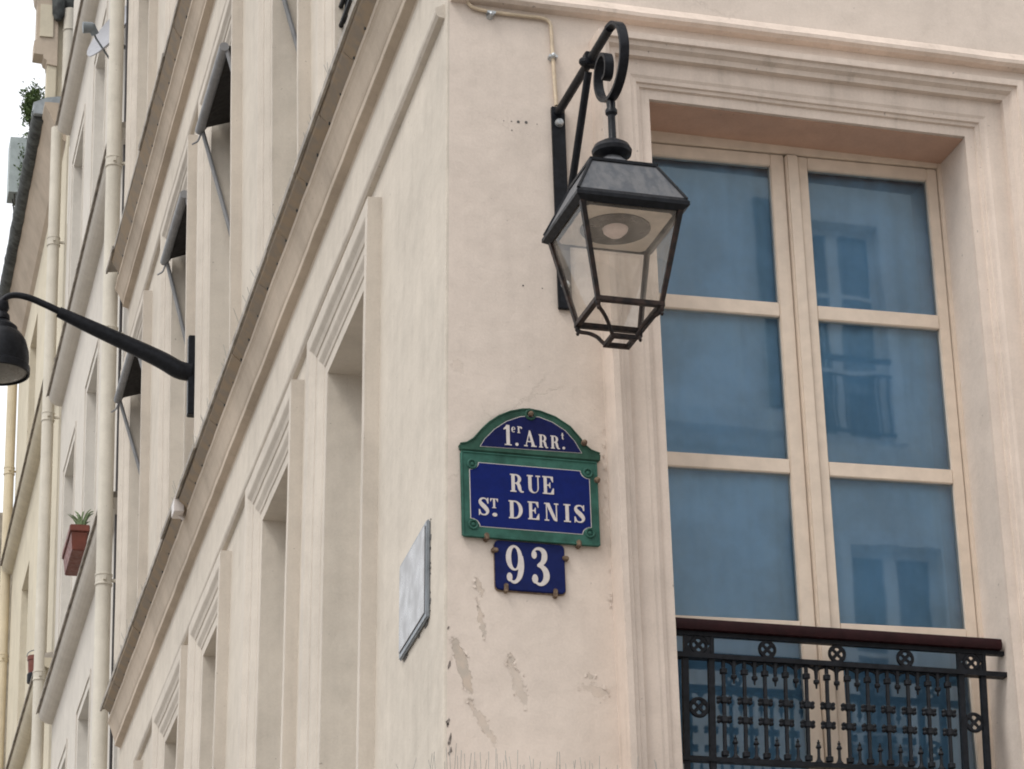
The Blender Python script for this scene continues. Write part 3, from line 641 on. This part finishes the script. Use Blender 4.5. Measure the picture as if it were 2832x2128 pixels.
# conduit feeding the lantern
cp = cr([(.150, 8.98), (.136, 8.80), (.139, 8.748), (.165, 8.722), (.244, 8.712), (.40, 8.711), (.490, 8.712), (.522, 8.695), (.530, 8.655), (.533, 8.52), (.541, 8.27)], 5)
cdo = MB().tube([(x, -.016, z) for x, z in cp], .0085, 10).build('cable_conduit', M['conduit'], None, smooth=True)
tag(cdo, 'thin yellowed cable conduit bending down the wall to the lantern bracket', 'conduit')
for x, z in ((.246, 8.706), (.533, 8.517)):
    m = MB(); m.lathe([(.0, -.045), (.010, -.040), (.012, -.028), (.012, -.012), (.016, -.001)], (x-.002, 0, z-(.014 if x < .3 else 0)), 10, axis=1); m.box(x-.020, x+.020, -.028, -.001, z-.006, z+.006)
    o = m.build('pipe_clip', M['steel'], cdo); 
# drilled holes left in the render
for (x, z), r_ in zip([(.296, 8.17), (.332, 8.172), (.364, 8.173), (.401, 8.175), (.452, 8.172), (.333, 8.127), (.362, 7.366), (.45, 7.362)], (.002, .003, .007, .007, .002, .003, .004, .0025)):
    MB().lathe([(r_, -.0015), (r_, -.0003)], (x, 0, z), 10, axis=1).build('drill_hole', M['mortar'], B1)

m = MB()
for (cx, cz, rx, rz, am, sh) in PEEL[:8]:
    for k in range(7):
        a = random.uniform(0, 6.28); v = math.sin(a)*rz*random.uniform(.9, 1.2); x = cx+math.cos(a)*rx*random.uniform(.9, 1.5)-sh*v; z = cz+v
        r_ = random.uniform(.003, .011); n_ = random.randint(4, 6); b0_ = random.uniform(0, 6.28); lift = random.uniform(.001, .005); tl = random.uniform(0, 6.28)
        pts = []
        for i in range(n_):
            q = b0_+6.28*i/n_; rr_ = r_*random.uniform(.5, 1.2); ux, uz = rr_*math.cos(q), rr_*math.sin(q)*1.3
            pts.append((x+ux, -.0008-lift*max(0, .5+.5*math.cos(q-tl)), z+uz))
        m.add(pts, [tuple(range(n_))])
for k in range(26):      # crumbling edge of the window surround
    x, z, r_ = .705+random.gauss(0, .006), random.uniform(5.9, 6.75), random.uniform(.003, .008)
    pts = [(x+r_*random.uniform(.5, 1.1)*math.cos(6.28*i/5), -.001-random.uniform(0, .006), z+1.8*r_*math.sin(6.28*i/5)) for i in range(5)]; m.add(pts, [(0, 1, 2, 3, 4)])
fk = m.build('plaster_flakes', M['plasterR'], B1, recalc=False); fk['kind'] = 'stuff'
for z, hh, ww in ((5.235, .022, .009), (5.285, .030, .008), (5.345, .012, .006), (5.36, .020, .010), (5.60, .028, .006), (5.765, .010, .007)):      # dark chips along the worn corner
    x = xcorner(z)+.020+random.uniform(-.003, .008); n_ = 8
    pts = [(x+ww*random.uniform(.3, 1.1)*math.cos(6.28*i/n_)+.2*hh*math.sin(6.28*i/n_), z+hh*random.uniform(.5, 1.1)*math.sin(6.28*i/n_)) for i in range(n_)]
    MB().poly(pts, -.0002, -.0012).build('plaster_chip', M['chip'], B1)
# ------------------------------------------------------------------ enamel plates with lettering
class G:                                        # glyph strokes in unit height, placed on the wall
    def __init__(s): s.m = MB(); s.k = 0
    def place(s, x, z, h, wx=1.0, tilt=0.0): s.x, s.z, s.h, s.wx, s.t = x, z, h, wx, tilt
    def P(s, pts): return [(s.x+u*s.h*s.wx, s.z+v*s.h+s.t*(u*s.h*s.wx)) for u, v in pts]
    def lay(s): s.k += 1; return s.y0-.0016-.00004*(s.k % 12)
    def rect(s, a, b, c, d): s.m.poly(s.P([(a, b), (c, b), (c, d), (a, d)]), s.y0, s.lay())
    def pg(s, pts): s.m.poly(s.P(pts), s.y0, s.lay())
    def ring(s, c, ro, ci, ri, a0, a1, n=18):
        A = [(c[0]+ro[0]*math.cos(R(a0+(a1-a0)*i/n)), c[1]+ro[1]*math.sin(R(a0+(a1-a0)*i/n))) for i in range(n+1)]
        Bq = [(ci[0]+ri[0]*math.cos(R(a0+(a1-a0)*i/n)), ci[1]+ri[1]*math.sin(R(a0+(a1-a0)*i/n))) for i in range(n+1)]
        s.m.strip(s.P(A), s.P(Bq), s.y0, s.lay())
    def stroke(s, pw, n=5):
        q = cr([tuple(p) for p in pw], n); A, Bq = [], []
        for i, (x, y, w) in enumerate(q):
            a, b = q[max(i-1, 0)], q[min(i+1, len(q)-1)]; tx, ty = b[0]-a[0], b[1]-a[1]; l = math.hypot(tx, ty) or 1
            A.append((x-ty/l*w/2, y+tx/l*w/2)); Bq.append((x+ty/l*w/2, y-tx/l*w/2))
        s.m.strip(s.P(A), s.P(Bq), s.y0, s.lay())
    def ball(s, x, y, r, n=14): s.pg([(x+r*math.cos(2*math.pi*i/n), y+r*math.sin(2*math.pi*i/n)) for i in range(n)])
    def ch(s, c):
        r, t = s.rect, .07
        if c == 'R':
            r(.08, 0, .29, 1); r(0, 0, .38, t); r(0, 1-t, .3, 1); r(.28, 1-t, .36, 1); r(.28, .46, .36, .46+t)
            s.ring((.34, .73), (.36, .27), (.34, .735), (.15, .205), -90, 90)
            s.stroke([(.40, .50, .12), (.53, .42, .20), (.60, .20, .20), (.68, .05, .12), (.84, .035, .06)])
        elif c == 'U':
            r(.08, .3, .29, 1); r(0, 1-t, .38, 1); r(.68, .3, .75, 1); r(.57, 1-t, .86, 1)
            s.ring((.415, .31), (.335, .31), (.485, .31), (.195, .25), 180, 360)
        elif c == 'E':
            r(.08, 0, .29, 1); r(0, 0, .74, t); r(0, 1-t, .72, 1); r(.29, .47, .48, .47+t)
            s.pg([(.72, 1), (.72, .68), (.68, .68), (.52, 1-t), (.5, 1)]); s.pg([(.76, 0), (.76, .34), (.71, .34), (.54, t), (.5, 0)])
            s.pg([(.49, .34), (.53, .34), (.53, .67), (.49, .67), (.42, .54), (.42, .47)])
        elif c == 'S':
            s.stroke([(.63, .70, .04), (.55, .90, .07), (.38, .965, .07), (.20, .90, .12), (.15, .76, .19), (.25, .62, .24), (.43, .47, .26), (.56, .33, .24), (.60, .21, .19), (.52, .08, .11), (.36, .035, .07), (.20, .09, .07), (.11, .32, .04)])
            s.pg([(.60, .68), (.67, .68), (.67, 1), (.62, 1), (.58, .9)]); s.pg([(.06, 0), (.11, 0), (.15, .1), (.13, .33), (.06, .33)])
        elif c == 'T':
            r(.32, 0, .54, 1); r(.2, 0, .66, t); r(0, 1-t, .86, 1); s.pg([(0, 1), (0, .66), (.05, .66), (.2, 1-t)]); s.pg([(.86, 1), (.86, .66), (.81, .66), (.66, 1-t)])
        elif c == 'D':
            r(.08, 0, .29, 1); r(0, 0, .38, t); r(0, 1-t, .38, 1); s.ring((.36, .5), (.48, .5), (.36, .5), (.26, .43), -90, 90, 24)
        elif c == 'N':
            r(.11, 0, .18, 1-t); r(0, 0, .30, t); r(.0, 1-t, .2, 1); s.pg([(.08, 1), (.34, 1), (.84, 0), (.74, 0), (.60, .06)]); r(.77, 0, .84, 1); r(.66, 1-t, .95, 1)
        elif c == 'I':
            r(.11, 0, .32, 1); r(0, 0, .43, t); r(0, 1-t, .43, 1)
        elif c == 'A':
            s.pg([(.09, 0), (.16, 0), (.44, .90), (.40, 1)]); s.pg([(.38, 1), (.47, 1), (.83, 0), (.60, 0), (.36, .80)]); r(.2, .28, .64, .28+t); r(0, 0, .26, t); r(.52, 0, .93, t)
        elif c == '1':
            r(.16, 0, .42, 1); r(.02, 0, .56, .05); s.pg([(-.04, .76), (-.04, .82), (.22, 1), (.3, 1), (.18, .80)])
        elif c == 'e':
            s.stroke([(.12, .36, .07), (.62, .36, .07)], 2); s.ring((.36, .34), (.34, .36), (.39, .34), (.16, .30), 5, 320)
        elif c == 'r':
            r(.08, 0, .26, .7); r(0, 0, .36, .07); r(0, .63, .2, .7); s.stroke([(.2, .45, .08), (.32, .62, .10), (.46, .64, .10)]); s.ball(.5, .56, .1)
        elif c == 't':
            r(.14, .12, .34, 1); r(0, .62, .5, .7); s.stroke([(.24, .16, .18), (.32, .05, .10), (.5, .1, .05)])
        elif c == '.': s.ball(.12, .09, .12)
        elif c == '9':
            s.ring((.40, .67), (.34, .33), (.42, .665), (.145, .275), 0, 360, 32)
            s.stroke([(.66, .72, .20), (.685, .48, .23), (.63, .25, .20), (.50, .09, .12), (.34, .04, .075), (.17, .12, .08)]); s.ball(.19, .165, .115)
        elif c == '3':
            s.stroke([(.10, .86, .07), (.24, .955, .065), (.42, .955, .10), (.55, .86, .20), (.56, .73, .22), (.46, .60, .14), (.27, .525, .05)]); s.ball(.155, .80, .105)
            s.stroke([(.27, .530, .05), (.46, .49, .13), (.60, .37, .22), (.62, .23, .24), (.50, .09, .14), (.33, .04, .075), (.13, .12, .08)]); s.ball(.165, .175, .12)
def word(items, y0, name, parent):
    g = G(); g.y0 = y0
    for c, x, z, h, wx in items: g.place(x, z, h, wx); g.ch(c)
    return g.m.build(name, M['white'], parent)
# street name plate
NP = empty('street_name_plate', (.357, 0, 6.165), 'blue enamel street plate with green border reading RUE ST DENIS', 'street sign')
T = lambda x: .012*(x-.357)
px0, px1, pz0, pz1 = .053, .662, 6.168, 6.552
MB().box(px0, px1, -.024, -.004, pz0, pz1).build('backing_plate', M['green'], NP, bevel=.006)
m = MB(); x0, x1, z0, z1 = .092, .622, 6.217, 6.503
oct_ = []
for cx, cz, sx, sz in ((x0, z0, 1, 1), (x1, z0, -1, 1), (x1, z1, -1, -1), (x0, z1, 1, -1)):
    pp = [(cx+sx*.040*math.cos(a), cz+sz*.034*math.sin(a)) for a in [i*math.pi/2/6 for i in range(7)]]
    if sx*sz > 0: pp = pp[::-1]
    oct_ += pp
MB().poly(oct_, -.0242, -.0262).build('blue_field', M['blue'], NP)
rim = [(x0+.5*(x1-x0)+(x-.5*(x0+x1))*1.012-.25*(x1-x0)*0-.0, z) for x, z in oct_]
cxm, czm = (x0+x1)/2, (z0+z1)/2
rim = [(cxm+(x-cxm)*1.013, czm+(z-czm)*1.02) for x, z in oct_]
MB().poly(rim, -.0242, -.0252).build('white_line', M['white'], NP)
m = MB()
for a, b in (((px0, pz0), (px1, pz0)), ((px1, pz0), (px1, pz1)), ((px1, pz1), (px0, pz1)), ((px0, pz1), (px0, pz0))):
    m.tube([(a[0]*.985+.357*.015, -.0245, a[1]*.985+6.36*.015), (b[0]*.985+.357*.015, -.0245, b[1]*.985+6.36*.015)], .0045, 6)
m.build('raised_edge', M['green'], NP, smooth=True)
for cx, cz in ((.102, 6.495), (.618, 6.498), (.101, 6.222), (.617, 6.224)):
    m = MB(); m.torus((cx, -.026, cz), .0185, .0052, 1, 22, 8); m.lathe([(.0, -.031), (.006, -.030), (.009, -.026)], (cx, 0, cz), 12, axis=1); m.build('corner_boss', M['green'], NP, smooth=True)
word([('R', .268, 6.383, .081, .86), ('U', .343, 6.384, .081, .84), ('E', .412, 6.385, .081, .80)], -.0264, 'lettering', NP)
word([('S', .122, 6.266, .080, .88), ('T', .177, 6.302, .043, .92), ('.', .185, 6.266, .070, 1.3)], -.0264, 'lettering', NP)
word([('D', .258, 6.262, .081, .90), ('E', .343, 6.264, .081, .80), ('N', .416, 6.264, .081, .82), ('I', .502, 6.265, .081, .88), ('S', .545, 6.266, .081, .90)], -.0264, 'lettering', NP)
for x, z in ((.158, 6.176), (.565, 6.176)): MB().box(x-.010, x+.010, -.036, 0, z-.022, z+.012).build('fixing_hook', M['rust'], NP, bevel=.005)
MB().lathe([(.0, -.04), (.012, -.037), (.014, -.026), (.012, 0)], (.658, 0, 6.468), 10, axis=1).build('fixing_nail', M['rust'], NP, smooth=True)
# arched arrondissement plate above
AP = empty('arrondissement_plate', (.36, 0, 6.55), 'arched green and navy enamel plate reading 1er ARRt above the street plate', 'street sign')
hat = [(.046, 6.581), (.076, 6.588), (.107, 6.610), (.141, 6.652), (.176, 6.690), (.224, 6.727), (.278, 6.754), (.33, 6.768), (.363, 6.772), (.414, 6.766), (.481, 6.745), (.547, 6.705), (.590, 6.655), (.615, 6.622), (.640, 6.602), (.679, 6.590), (.675, 6.556), (.052, 6.5555)]
MB().poly(hat, -.004, -.030).build('backing_plate', M['green2'], AP, bevel=.004)
lun = [(.140, 6.578), (.160, 6.612), (.205, 6.661), (.26, 6.702), (.32, 6.728), (.362, 6.735), (.406, 6.734), (.463, 6.716), (.519, 6.683), (.560, 6.638), (.590, 6.586)]
MB().poly(lun, -.0302, -.0318).build('navy_field', M['lune'], AP)
lc = (.365, 6.64); MB().poly([(lc[0]+(x-lc[0])*1.016, lc[1]+(z-lc[1])*1.03) for x, z in lun], -.0302, -.0310).build('white_line', M['white'], AP)
m = MB(); hh = [(x*.985+.362*.015, -.0303, z*.975+6.65*.025) for x, z in hat]; m.tube(hh[:-2], .0042, 6); m.build('raised_edge', M['green2'], AP, smooth=True)
m = MB(); m.torus((.366, -.032, 6.742), .020, .006, 1, 20, 8); m.build('top_boss', M['green2'], AP, smooth=True)
MB().lathe([(.0, -.050), (.010, -.047), (.012, -.035), (.010, -.03)], (.366, 0, 6.744), 10, axis=1).build('fixing_nail', M['rust'], AP, smooth=True)
MB().lathe([(.0, -.050), (.012, -.046), (.014, -.034), (.012, -.028)], (.603, 0, 6.632), 10, axis=1).build('fixing_nail', M['rust'], AP, smooth=True)
word([('1', .246, 6.592, .093, .62), ('e', .278, 6.654, .036, .72), ('r', .305, 6.652, .044, .80), ('.', .294, 6.594, .060, 1.0), ('A', .334, 6.594, .074, .80), ('R', .400, 6.594, .060, .80), ('R', .453, 6.594, .060, .80), ('t', .501, 6.640, .030, .8), ('.', .505, 6.596, .050, 1.0)], -.0320, 'lettering', AP)
# house number
HN = empty('house_number_plate', (.35, 0, 5.945), 'navy enamel house number plate reading 93 below the street plate', 'number plate')
def rr(x0, x1, z0, z1, r, n=5):
    o = []
    for cx, cz, a in ((x1-r, z1-r, 0), (x0+r, z1-r, 90), (x0+r, z0+r, 180), (x1-r, z0+r, 270)): o += [(cx+r*math.cos(R(a+90*i/n)), cz+r*math.sin(R(a+90*i/n))) for i in range(n+1)]
    return o
MB().poly(rr(.195, .503, 5.945, 6.164, .020), -.003, -.016).build('plate', M['navy'], HN, bevel=.003)
MB().poly(rr(.193, .505, 5.940, 6.160, .020), -.001, -.008).build('back_rim', M['rust'], HN)
word([('9', .236, 5.974, .172, .62), ('3', .350, 5.972, .172, .64)], -.0163, 'numerals', HN)
for x, z, w, h in ((.240, 5.952, .009, .020), (.456, 5.944, .009, .020), (.195, 6.118, .014, .010), (.506, 6.104, .014, .010)): MB().box(x-w, x+w, -.026, 0, z-h, z+h).build('fixing_hook', M['rust'], HN, bevel=.004)

# ------------------------------------------------------------------ metal plaque on the left facade by the corner
PQ = empty('wall_plaque', FL(.58, 0, 5.9), 'framed silvery plaque set in the left wall beside the corner', 'plaque')
MB(FL).box(.285, .895, .001, .018, 5.905, 6.352).build('rim', M['plaquerim'], PQ, bevel=.006)
MB(FL).box(.310, .872, .018, .023, 5.932, 6.332).build('plate', M['plaque'], PQ, bevel=.004)
m = MB(FL)
for k in range(45):
    t = random.random(); s, z = random.choice([(.285+.61*t, 5.897), (.278, 5.9+.45*t), (.285+.61*t, 6.358), (.90, 5.9+.45*t)])
    w = random.uniform(.003, .012); m.lathe([(w, .0005), (w*.7, random.uniform(.002, .006))], (s, 0, z), 7, axis=1)
m.build('mortar_bed', M['mortar'], PQ)

# ------------------------------------------------------------------ street lamp on the left facade
SL = empty('street_lamp', FU(8.45, 0, 10.1), 'black street lamp with bell shade on a long arm from the left facade', 'lamp')
MB(FU).box(8.41, 8.49, .018, .094, 10.165, 10.775).build('bracket_tube', M['iron'], SL, bevel=.006)
MB(FU).box(8.42, 8.48, .001, .018, 10.19, 10.75).build('wall_plate', M['steel'], SL)
ap = cr([(.07, 10.50, .065), (.16, 10.515, .066), (.29, 10.585, .063), (.55, 10.70, .056), (.82, 10.815, .049), (1.02, 10.903, .040)], 5)
MB(FU).tube([(8.45, o, z) for o, z, r in ap], [r for o, z, r in ap], 16).build('arm', M['iron'], SL, smooth=True)
ap = cr([(.99, 10.897, .026), (1.12, 10.955, .025), (1.24, 11.0, .024), (1.34, 11.01, .023), (1.41, 10.975, .023), (1.435, 10.91, .024)], 5)
MB(FU).tube([(8.45, o, z) for o, z, r in ap], [r for o, z, r in ap], 12).build('arm_end', M['iron'], SL, smooth=True)
bc = (8.45, 1.425, 0)
MB(FU).lathe([(.018, 10.955), (.050, 10.945), (.058, 10.90), (.042, 10.87), (.062, 10.845), (.065, 10.81), (.045, 10.785)], bc, 18).build('swivel', M['iron'], SL, smooth=True)
MB(FU).lathe([(.03, 10.80), (.075, 10.79), (.12, 10.75), (.125, 10.715), (.15, 10.70), (.185, 10.645), (.205, 10.57), (.210, 10.50), (.206, 10.455), (.218, 10.445), (.218, 10.395), (.205, 10.39), (.200, 10.44), (.06, 10.47)], bc, 30).build('bell_shade', M['iron'], SL, smooth=True)
MB(FU).lathe([(.200, 10.408), (.15, 10.385), (.08, 10.372), (.0, 10.37)], bc, 24).build('diffuser', M['lamp_under'], SL, smooth=True)
cb = MB(FU).tube(cr([(8.45, .02, 10.19), (8.46, .03, 10.08), (8.50, .015, 9.98), (8.52, .01, 9.75), (8.52, .02, 9.55)], 4), .006, 6).build('cable', M['cable'], SL, smooth=True)
# junction box on the cornice edge
JB = MB(FU); JB.box(8.25, 8.40, .13, .20, 9.36, 9.46); JB.tube([(8.33, .165, 9.46), (8.33, .165, 9.53)], .018, 8); JB.tube([(8.33, .12, 9.33), (8.33, .165, 9.37)], .012, 8)
tag(JB.build('junction_box', M['white'], None, bevel=.006), 'small white cable junction box on the edge of the cornice', 'junction box')

# ------------------------------------------------------------------ awnings of the upper windows
def awning(a, b, lab, ob=.10):
    A = empty('awning', FU((a+b)/2, 0, 12.2), lab, 'awning', 'dark blinds under the upper window heads')
    zb = 12.19; zi = 12.29
    MB(FU).add([(a+.03, ob, zb), (b-.04, ob, zb), (b-.04, -.20, zi), (a+.03, -.20, zi), (a+.03, ob, zb+.012), (b-.04, ob, zb+.012), (b-.04, -.20, zi+.012), (a+.03, -.20, zi+.012)], [(0, 1, 2, 3), (7, 6, 5, 4), (0, 4, 5, 1), (1, 5, 6, 2), (2, 6, 7, 3), (3, 7, 4, 0)]).build('canopy', M['awning'], A)
    MB(FU).box(a+.03, b-.04, ob-.012, ob-.004, zb-.16, zb+.01).build('valance', M['awning'], A) if False else None
    MB(FU).box(a+.05, b-.06, -.22, -.20, 11.95, 12.31).build('drop_panel', M['awning'], A)
    MB(FU).tube([(a+.0, ob+.006, zb), (b-.01, ob+.006, zb)], .034, 10).build('front_bar', M['awnbar'], A, smooth=True)
    for s in (a+.02, b-.03): MB(FU).tube([(s, ob-.01, zb), (s, -.18, 11.22)], .016, 8).build('arm', M['awnbar'], A, smooth=True)
    MB(FU).tube(cr([(b-.03, ob-.05, zb+.04), (b-.03, ob, zb-.04), (b-.02, ob+.02, zb-.09), (b-.02, ob+.06, zb-.12)], 4), .007, 6).build('cord', M['awnbar'], A, smooth=True)
awning(*uppW[1], 'dark awning at the top edge, nearest the corner', .08)
awning(*uppW[2], 'largest dark awning in view, in the window above the lamp arm', .085)
awning(*uppW[3], 'dark awning second from the near end, seen over the lamp arm', .06)
awning(*uppW[4], 'dark awning farthest from the corner, just under the lamp arm', .11)
# guard rail of the window at the very top
GR = empty('window_guard_rail', FU(2.3, 0, 9.8), 'black horizontal-barred window guard at the top edge above the cornice', 'railing')
for k, (o, z) in enumerate(((-.03, 10.36), (-.03, 10.24), (-.03, 10.48), (-.03, 10.60), (-.03, 10.10))): MB(FU).tube([(1.72, o, z), (2.90, o, z)], .014, 8).build('bar', M['iron'], GR, smooth=True)
for s in (1.74, 2.86): MB(FU).box(s-.01, s+.01, -.06, -.045, 9.76, 10.64).build('post', M['iron'], GR)

# ------------------------------------------------------------------ bird spikes on the ledge below the sign
def spikes(F, a0, a1, lab, n):
    T_ = empty('bird_spike_strip', F((a0+a1)/2, .15, 5.04), lab, 'bird spikes', 'bird spike strips')
    MB(F).box(a0, a1, .125, .165, 5.035, 5.05).build('strip_base', M['spike'], T_)
    for k in range(n):
        s = a0+(a1-a0)*(k+random.uniform(.1, .9))/n; o = .145
        MB(F).tube([(s, o, 5.045), (s+random.uniform(-.012, .012), o+random.choice((-.05, 0, .05))*random.random(), random.uniform(5.10, 5.215))], .0011, 4).build('spike', M['spike'], T_)
spikes(FR, -.16, .96, 'row of thin steel bird spikes below the street sign', 80)
spikes(FL, .0, 1.15, 'row of thin steel bird spikes below the silvery plaque', 60)

# ------------------------------------------------------------------ flower boxes, plants, dish, roof greenery
def foliage(F, c, rad, n, size, seed, up=.5):
    rnd = random.Random(seed); m = MB(F)
    for _ in range(n):
        p = [rnd.gauss(0, .45) for _ in range(3)]; p = [c[i]+rad[i]*max(-1.2, min(1.2, p[i])) for i in range(3)]
        d = Vector((rnd.uniform(-1, 1), rnd.uniform(-1, 1), rnd.uniform(-.4, 1)*up+.3)).normalized(); e = d.cross(Vector((rnd.random(), rnd.random(), rnd.random()))).normalized()
        l = size*rnd.uniform(.6, 1.4); q = Vector(p)
        m.add([tuple(q), tuple(q+d*l*.5+e*l*.22), tuple(q+d*l), tuple(q+d*l*.5-e*l*.22)], [(0, 1, 2, 3)])
    return m
FBX = empty('flower_box', FU(16.65, .1, 11.78), 'terracotta flower box with a rim on the sill of the white house', 'flower box')
m = MB(FU); s0, s1 = 16.2, 17.0
m.hexa([(s0+.03, .06, 11.95), (s1-.03, .06, 11.95), (s1-.03, .19, 11.95), (s0+.03, .19, 11.95)], [(s0, .045, 12.13), (s1, .045, 12.13), (s1, .205, 12.13), (s0, .205, 12.13)]); m.build('trough', M['terracotta'], FBX, bevel=.008)
MB(FU).box(s0-.015, s1+.015, .03, .22, 12.13, 12.20).build('rim', M['terracotta'], FBX, bevel=.008)
MB(FU).box(s0+.02, s1-.02, .05, .20, 12.196, 12.206).build('soil', M['soil'], FBX)
m = MB(FU)
for k in range(26):
    a = random.uniform(0, 6.28); s, o = 16.33+random.uniform(-.04, .04), .10+random.uniform(-.02, .02); l = random.uniform(.08, .22)
    q = [(s, o, 12.2), (s+.03*math.cos(a)*3*l, o+.35*math.cos(a)*l, 12.2+l*.7), (s+.2*math.sin(a)*l, o+.75*math.cos(a)*l, 12.2+l*.95)]
    m.tube(cr(q, 3), [.008, .009, .009, .008, .007, .004, .002][:7], 5)
tag(m.build('potted_plant', M['leafg'], None), 'spiky green plant growing from the terracotta flower box', 'plant')
F3 = empty('flower_pot', FU(21.85, .1, 12.4), 'small terracotta pot with a wire hoop on the cream house', 'flower pot')
MB(FU).lathe([(.052, 12.42), (.058, 12.43), (.068, 12.55), (.072, 12.66), (.080, 12.66), (.080, 12.71), (.068, 12.71)], (21.85, .08, 0), 16).build('pot', M['terracotta'], F3, smooth=True)
MB(FU).lathe([(.075, 12.40), (.078, 12.41), (.078, 12.50), (.07, 12.51)], (21.85, .08, 0), 16).build('holder', M['iron'], F3, smooth=True)
MB(FU).tube([(21.85, .08+.085*math.cos(R(a)), 12.71+.075*math.sin(R(a))) for a in range(0, 181, 20)], .006, 6).build('wire_hoop', M['dishgrey'], F3)
SD = empty('satellite_dish', FU(14.1, .1, 16.1), 'white satellite dish with grey receiver behind the downpipe top', 'satellite dish')
def dishF(u, v, w):          # dish axis tilts up and out towards the viewer
    ax = Vector((-.42, .78, .42)).normalized(); e1 = ax.cross(Vector((0, 0, 1))).normalized(); e2 = e1.cross(ax)
    c = Vector((14.15, .10, 16.40)); p = c+e1*u+e2*v+ax*w; return FU(p.x, p.y, p.z)
MB(dishF).lathe([(.0, .0), (.13, .012), (.24, .038), (.32, .070), (.325, .073), (.325, .064), (.24, .029), (.13, .004), (.0, -.008)], (0, 0, 0), 28).build('reflector_dish', M['dish'], SD, smooth=True)
MB(FU).tube([(14.1, .16, 16.11), (14.0, .30, 16.26), (13.95, .34, 16.33)], .010, 8).build('feed_arm', M['dishgrey'], SD, smooth=True)
m = MB(FU); m.tube([(13.98, .31, 16.29), (13.93, .355, 16.36)], [.038, .036], 12); m.tube([(13.95, .335, 16.345), (13.95, .43, 16.335)], [.050, .055], 14); m.build('receiver', M['dishgrey'], SD, smooth=True)
MB(FU).tube([(14.15, .13, 16.36), (14.15, -.02, 16.25)], .018, 8).build('mount', M['dishgrey'], SD)
BP = empty('roof_shrub', FU(22.4, .3, 19.25), 'bushy green shrub standing on the gutter against the sky', 'shrub', 'rooftop plants')
foliage(FU, (22.1, .29, 19.78), (.22, .12, .22), 2200, .05, 3).build('crown', M['leaf'], BP, recalc=False)
m = MB(FU)
for k in range(5): m.tube([(22.1, .28, 19.2), (22.1+random.uniform(-.15, .15), .30+random.uniform(-.06, .06), 19.75)], [.014, .006], 6)
m.build('stem', M['soil'], BP)
BP = empty('roof_shrub', FU(25.5, .25, 19.25), 'thin leafy shrub behind the grey planter screen on the roof', 'shrub', 'rooftop plants')
foliage(FU, (25.2, .19, 20.35), (.35, .10, .50), 1500, .05, 5).build('crown', M['leaf'], BP, recalc=False)
m = MB(FU)
for k in range(7): m.tube([(25.0+.07*k, .20, 19.2), (25.0+.07*k+random.uniform(-.1, .1), .25+random.uniform(-.05, .1), 20.4)], [.014, .005], 6)
m.build('stem', M['soil'], BP)
PS = MB(FU).box(25.0, 25.35, .34, .37, 20.06, 20.86).box(25.0, 25.03, .10, .34, 20.06, 20.86).box(25.03, 25.35, .10, .34, 20.06, 20.09)
o = PS.build('planter_screen', M['screen'], None); tag(o, 'grey box planter screen hanging at the roof edge, far left', 'planter')

# internal bookkeeping off
for o in bpy.data.objects:
    if 'wloc_' in o: del o['wloc_']
print('objects', len(bpy.data.objects))
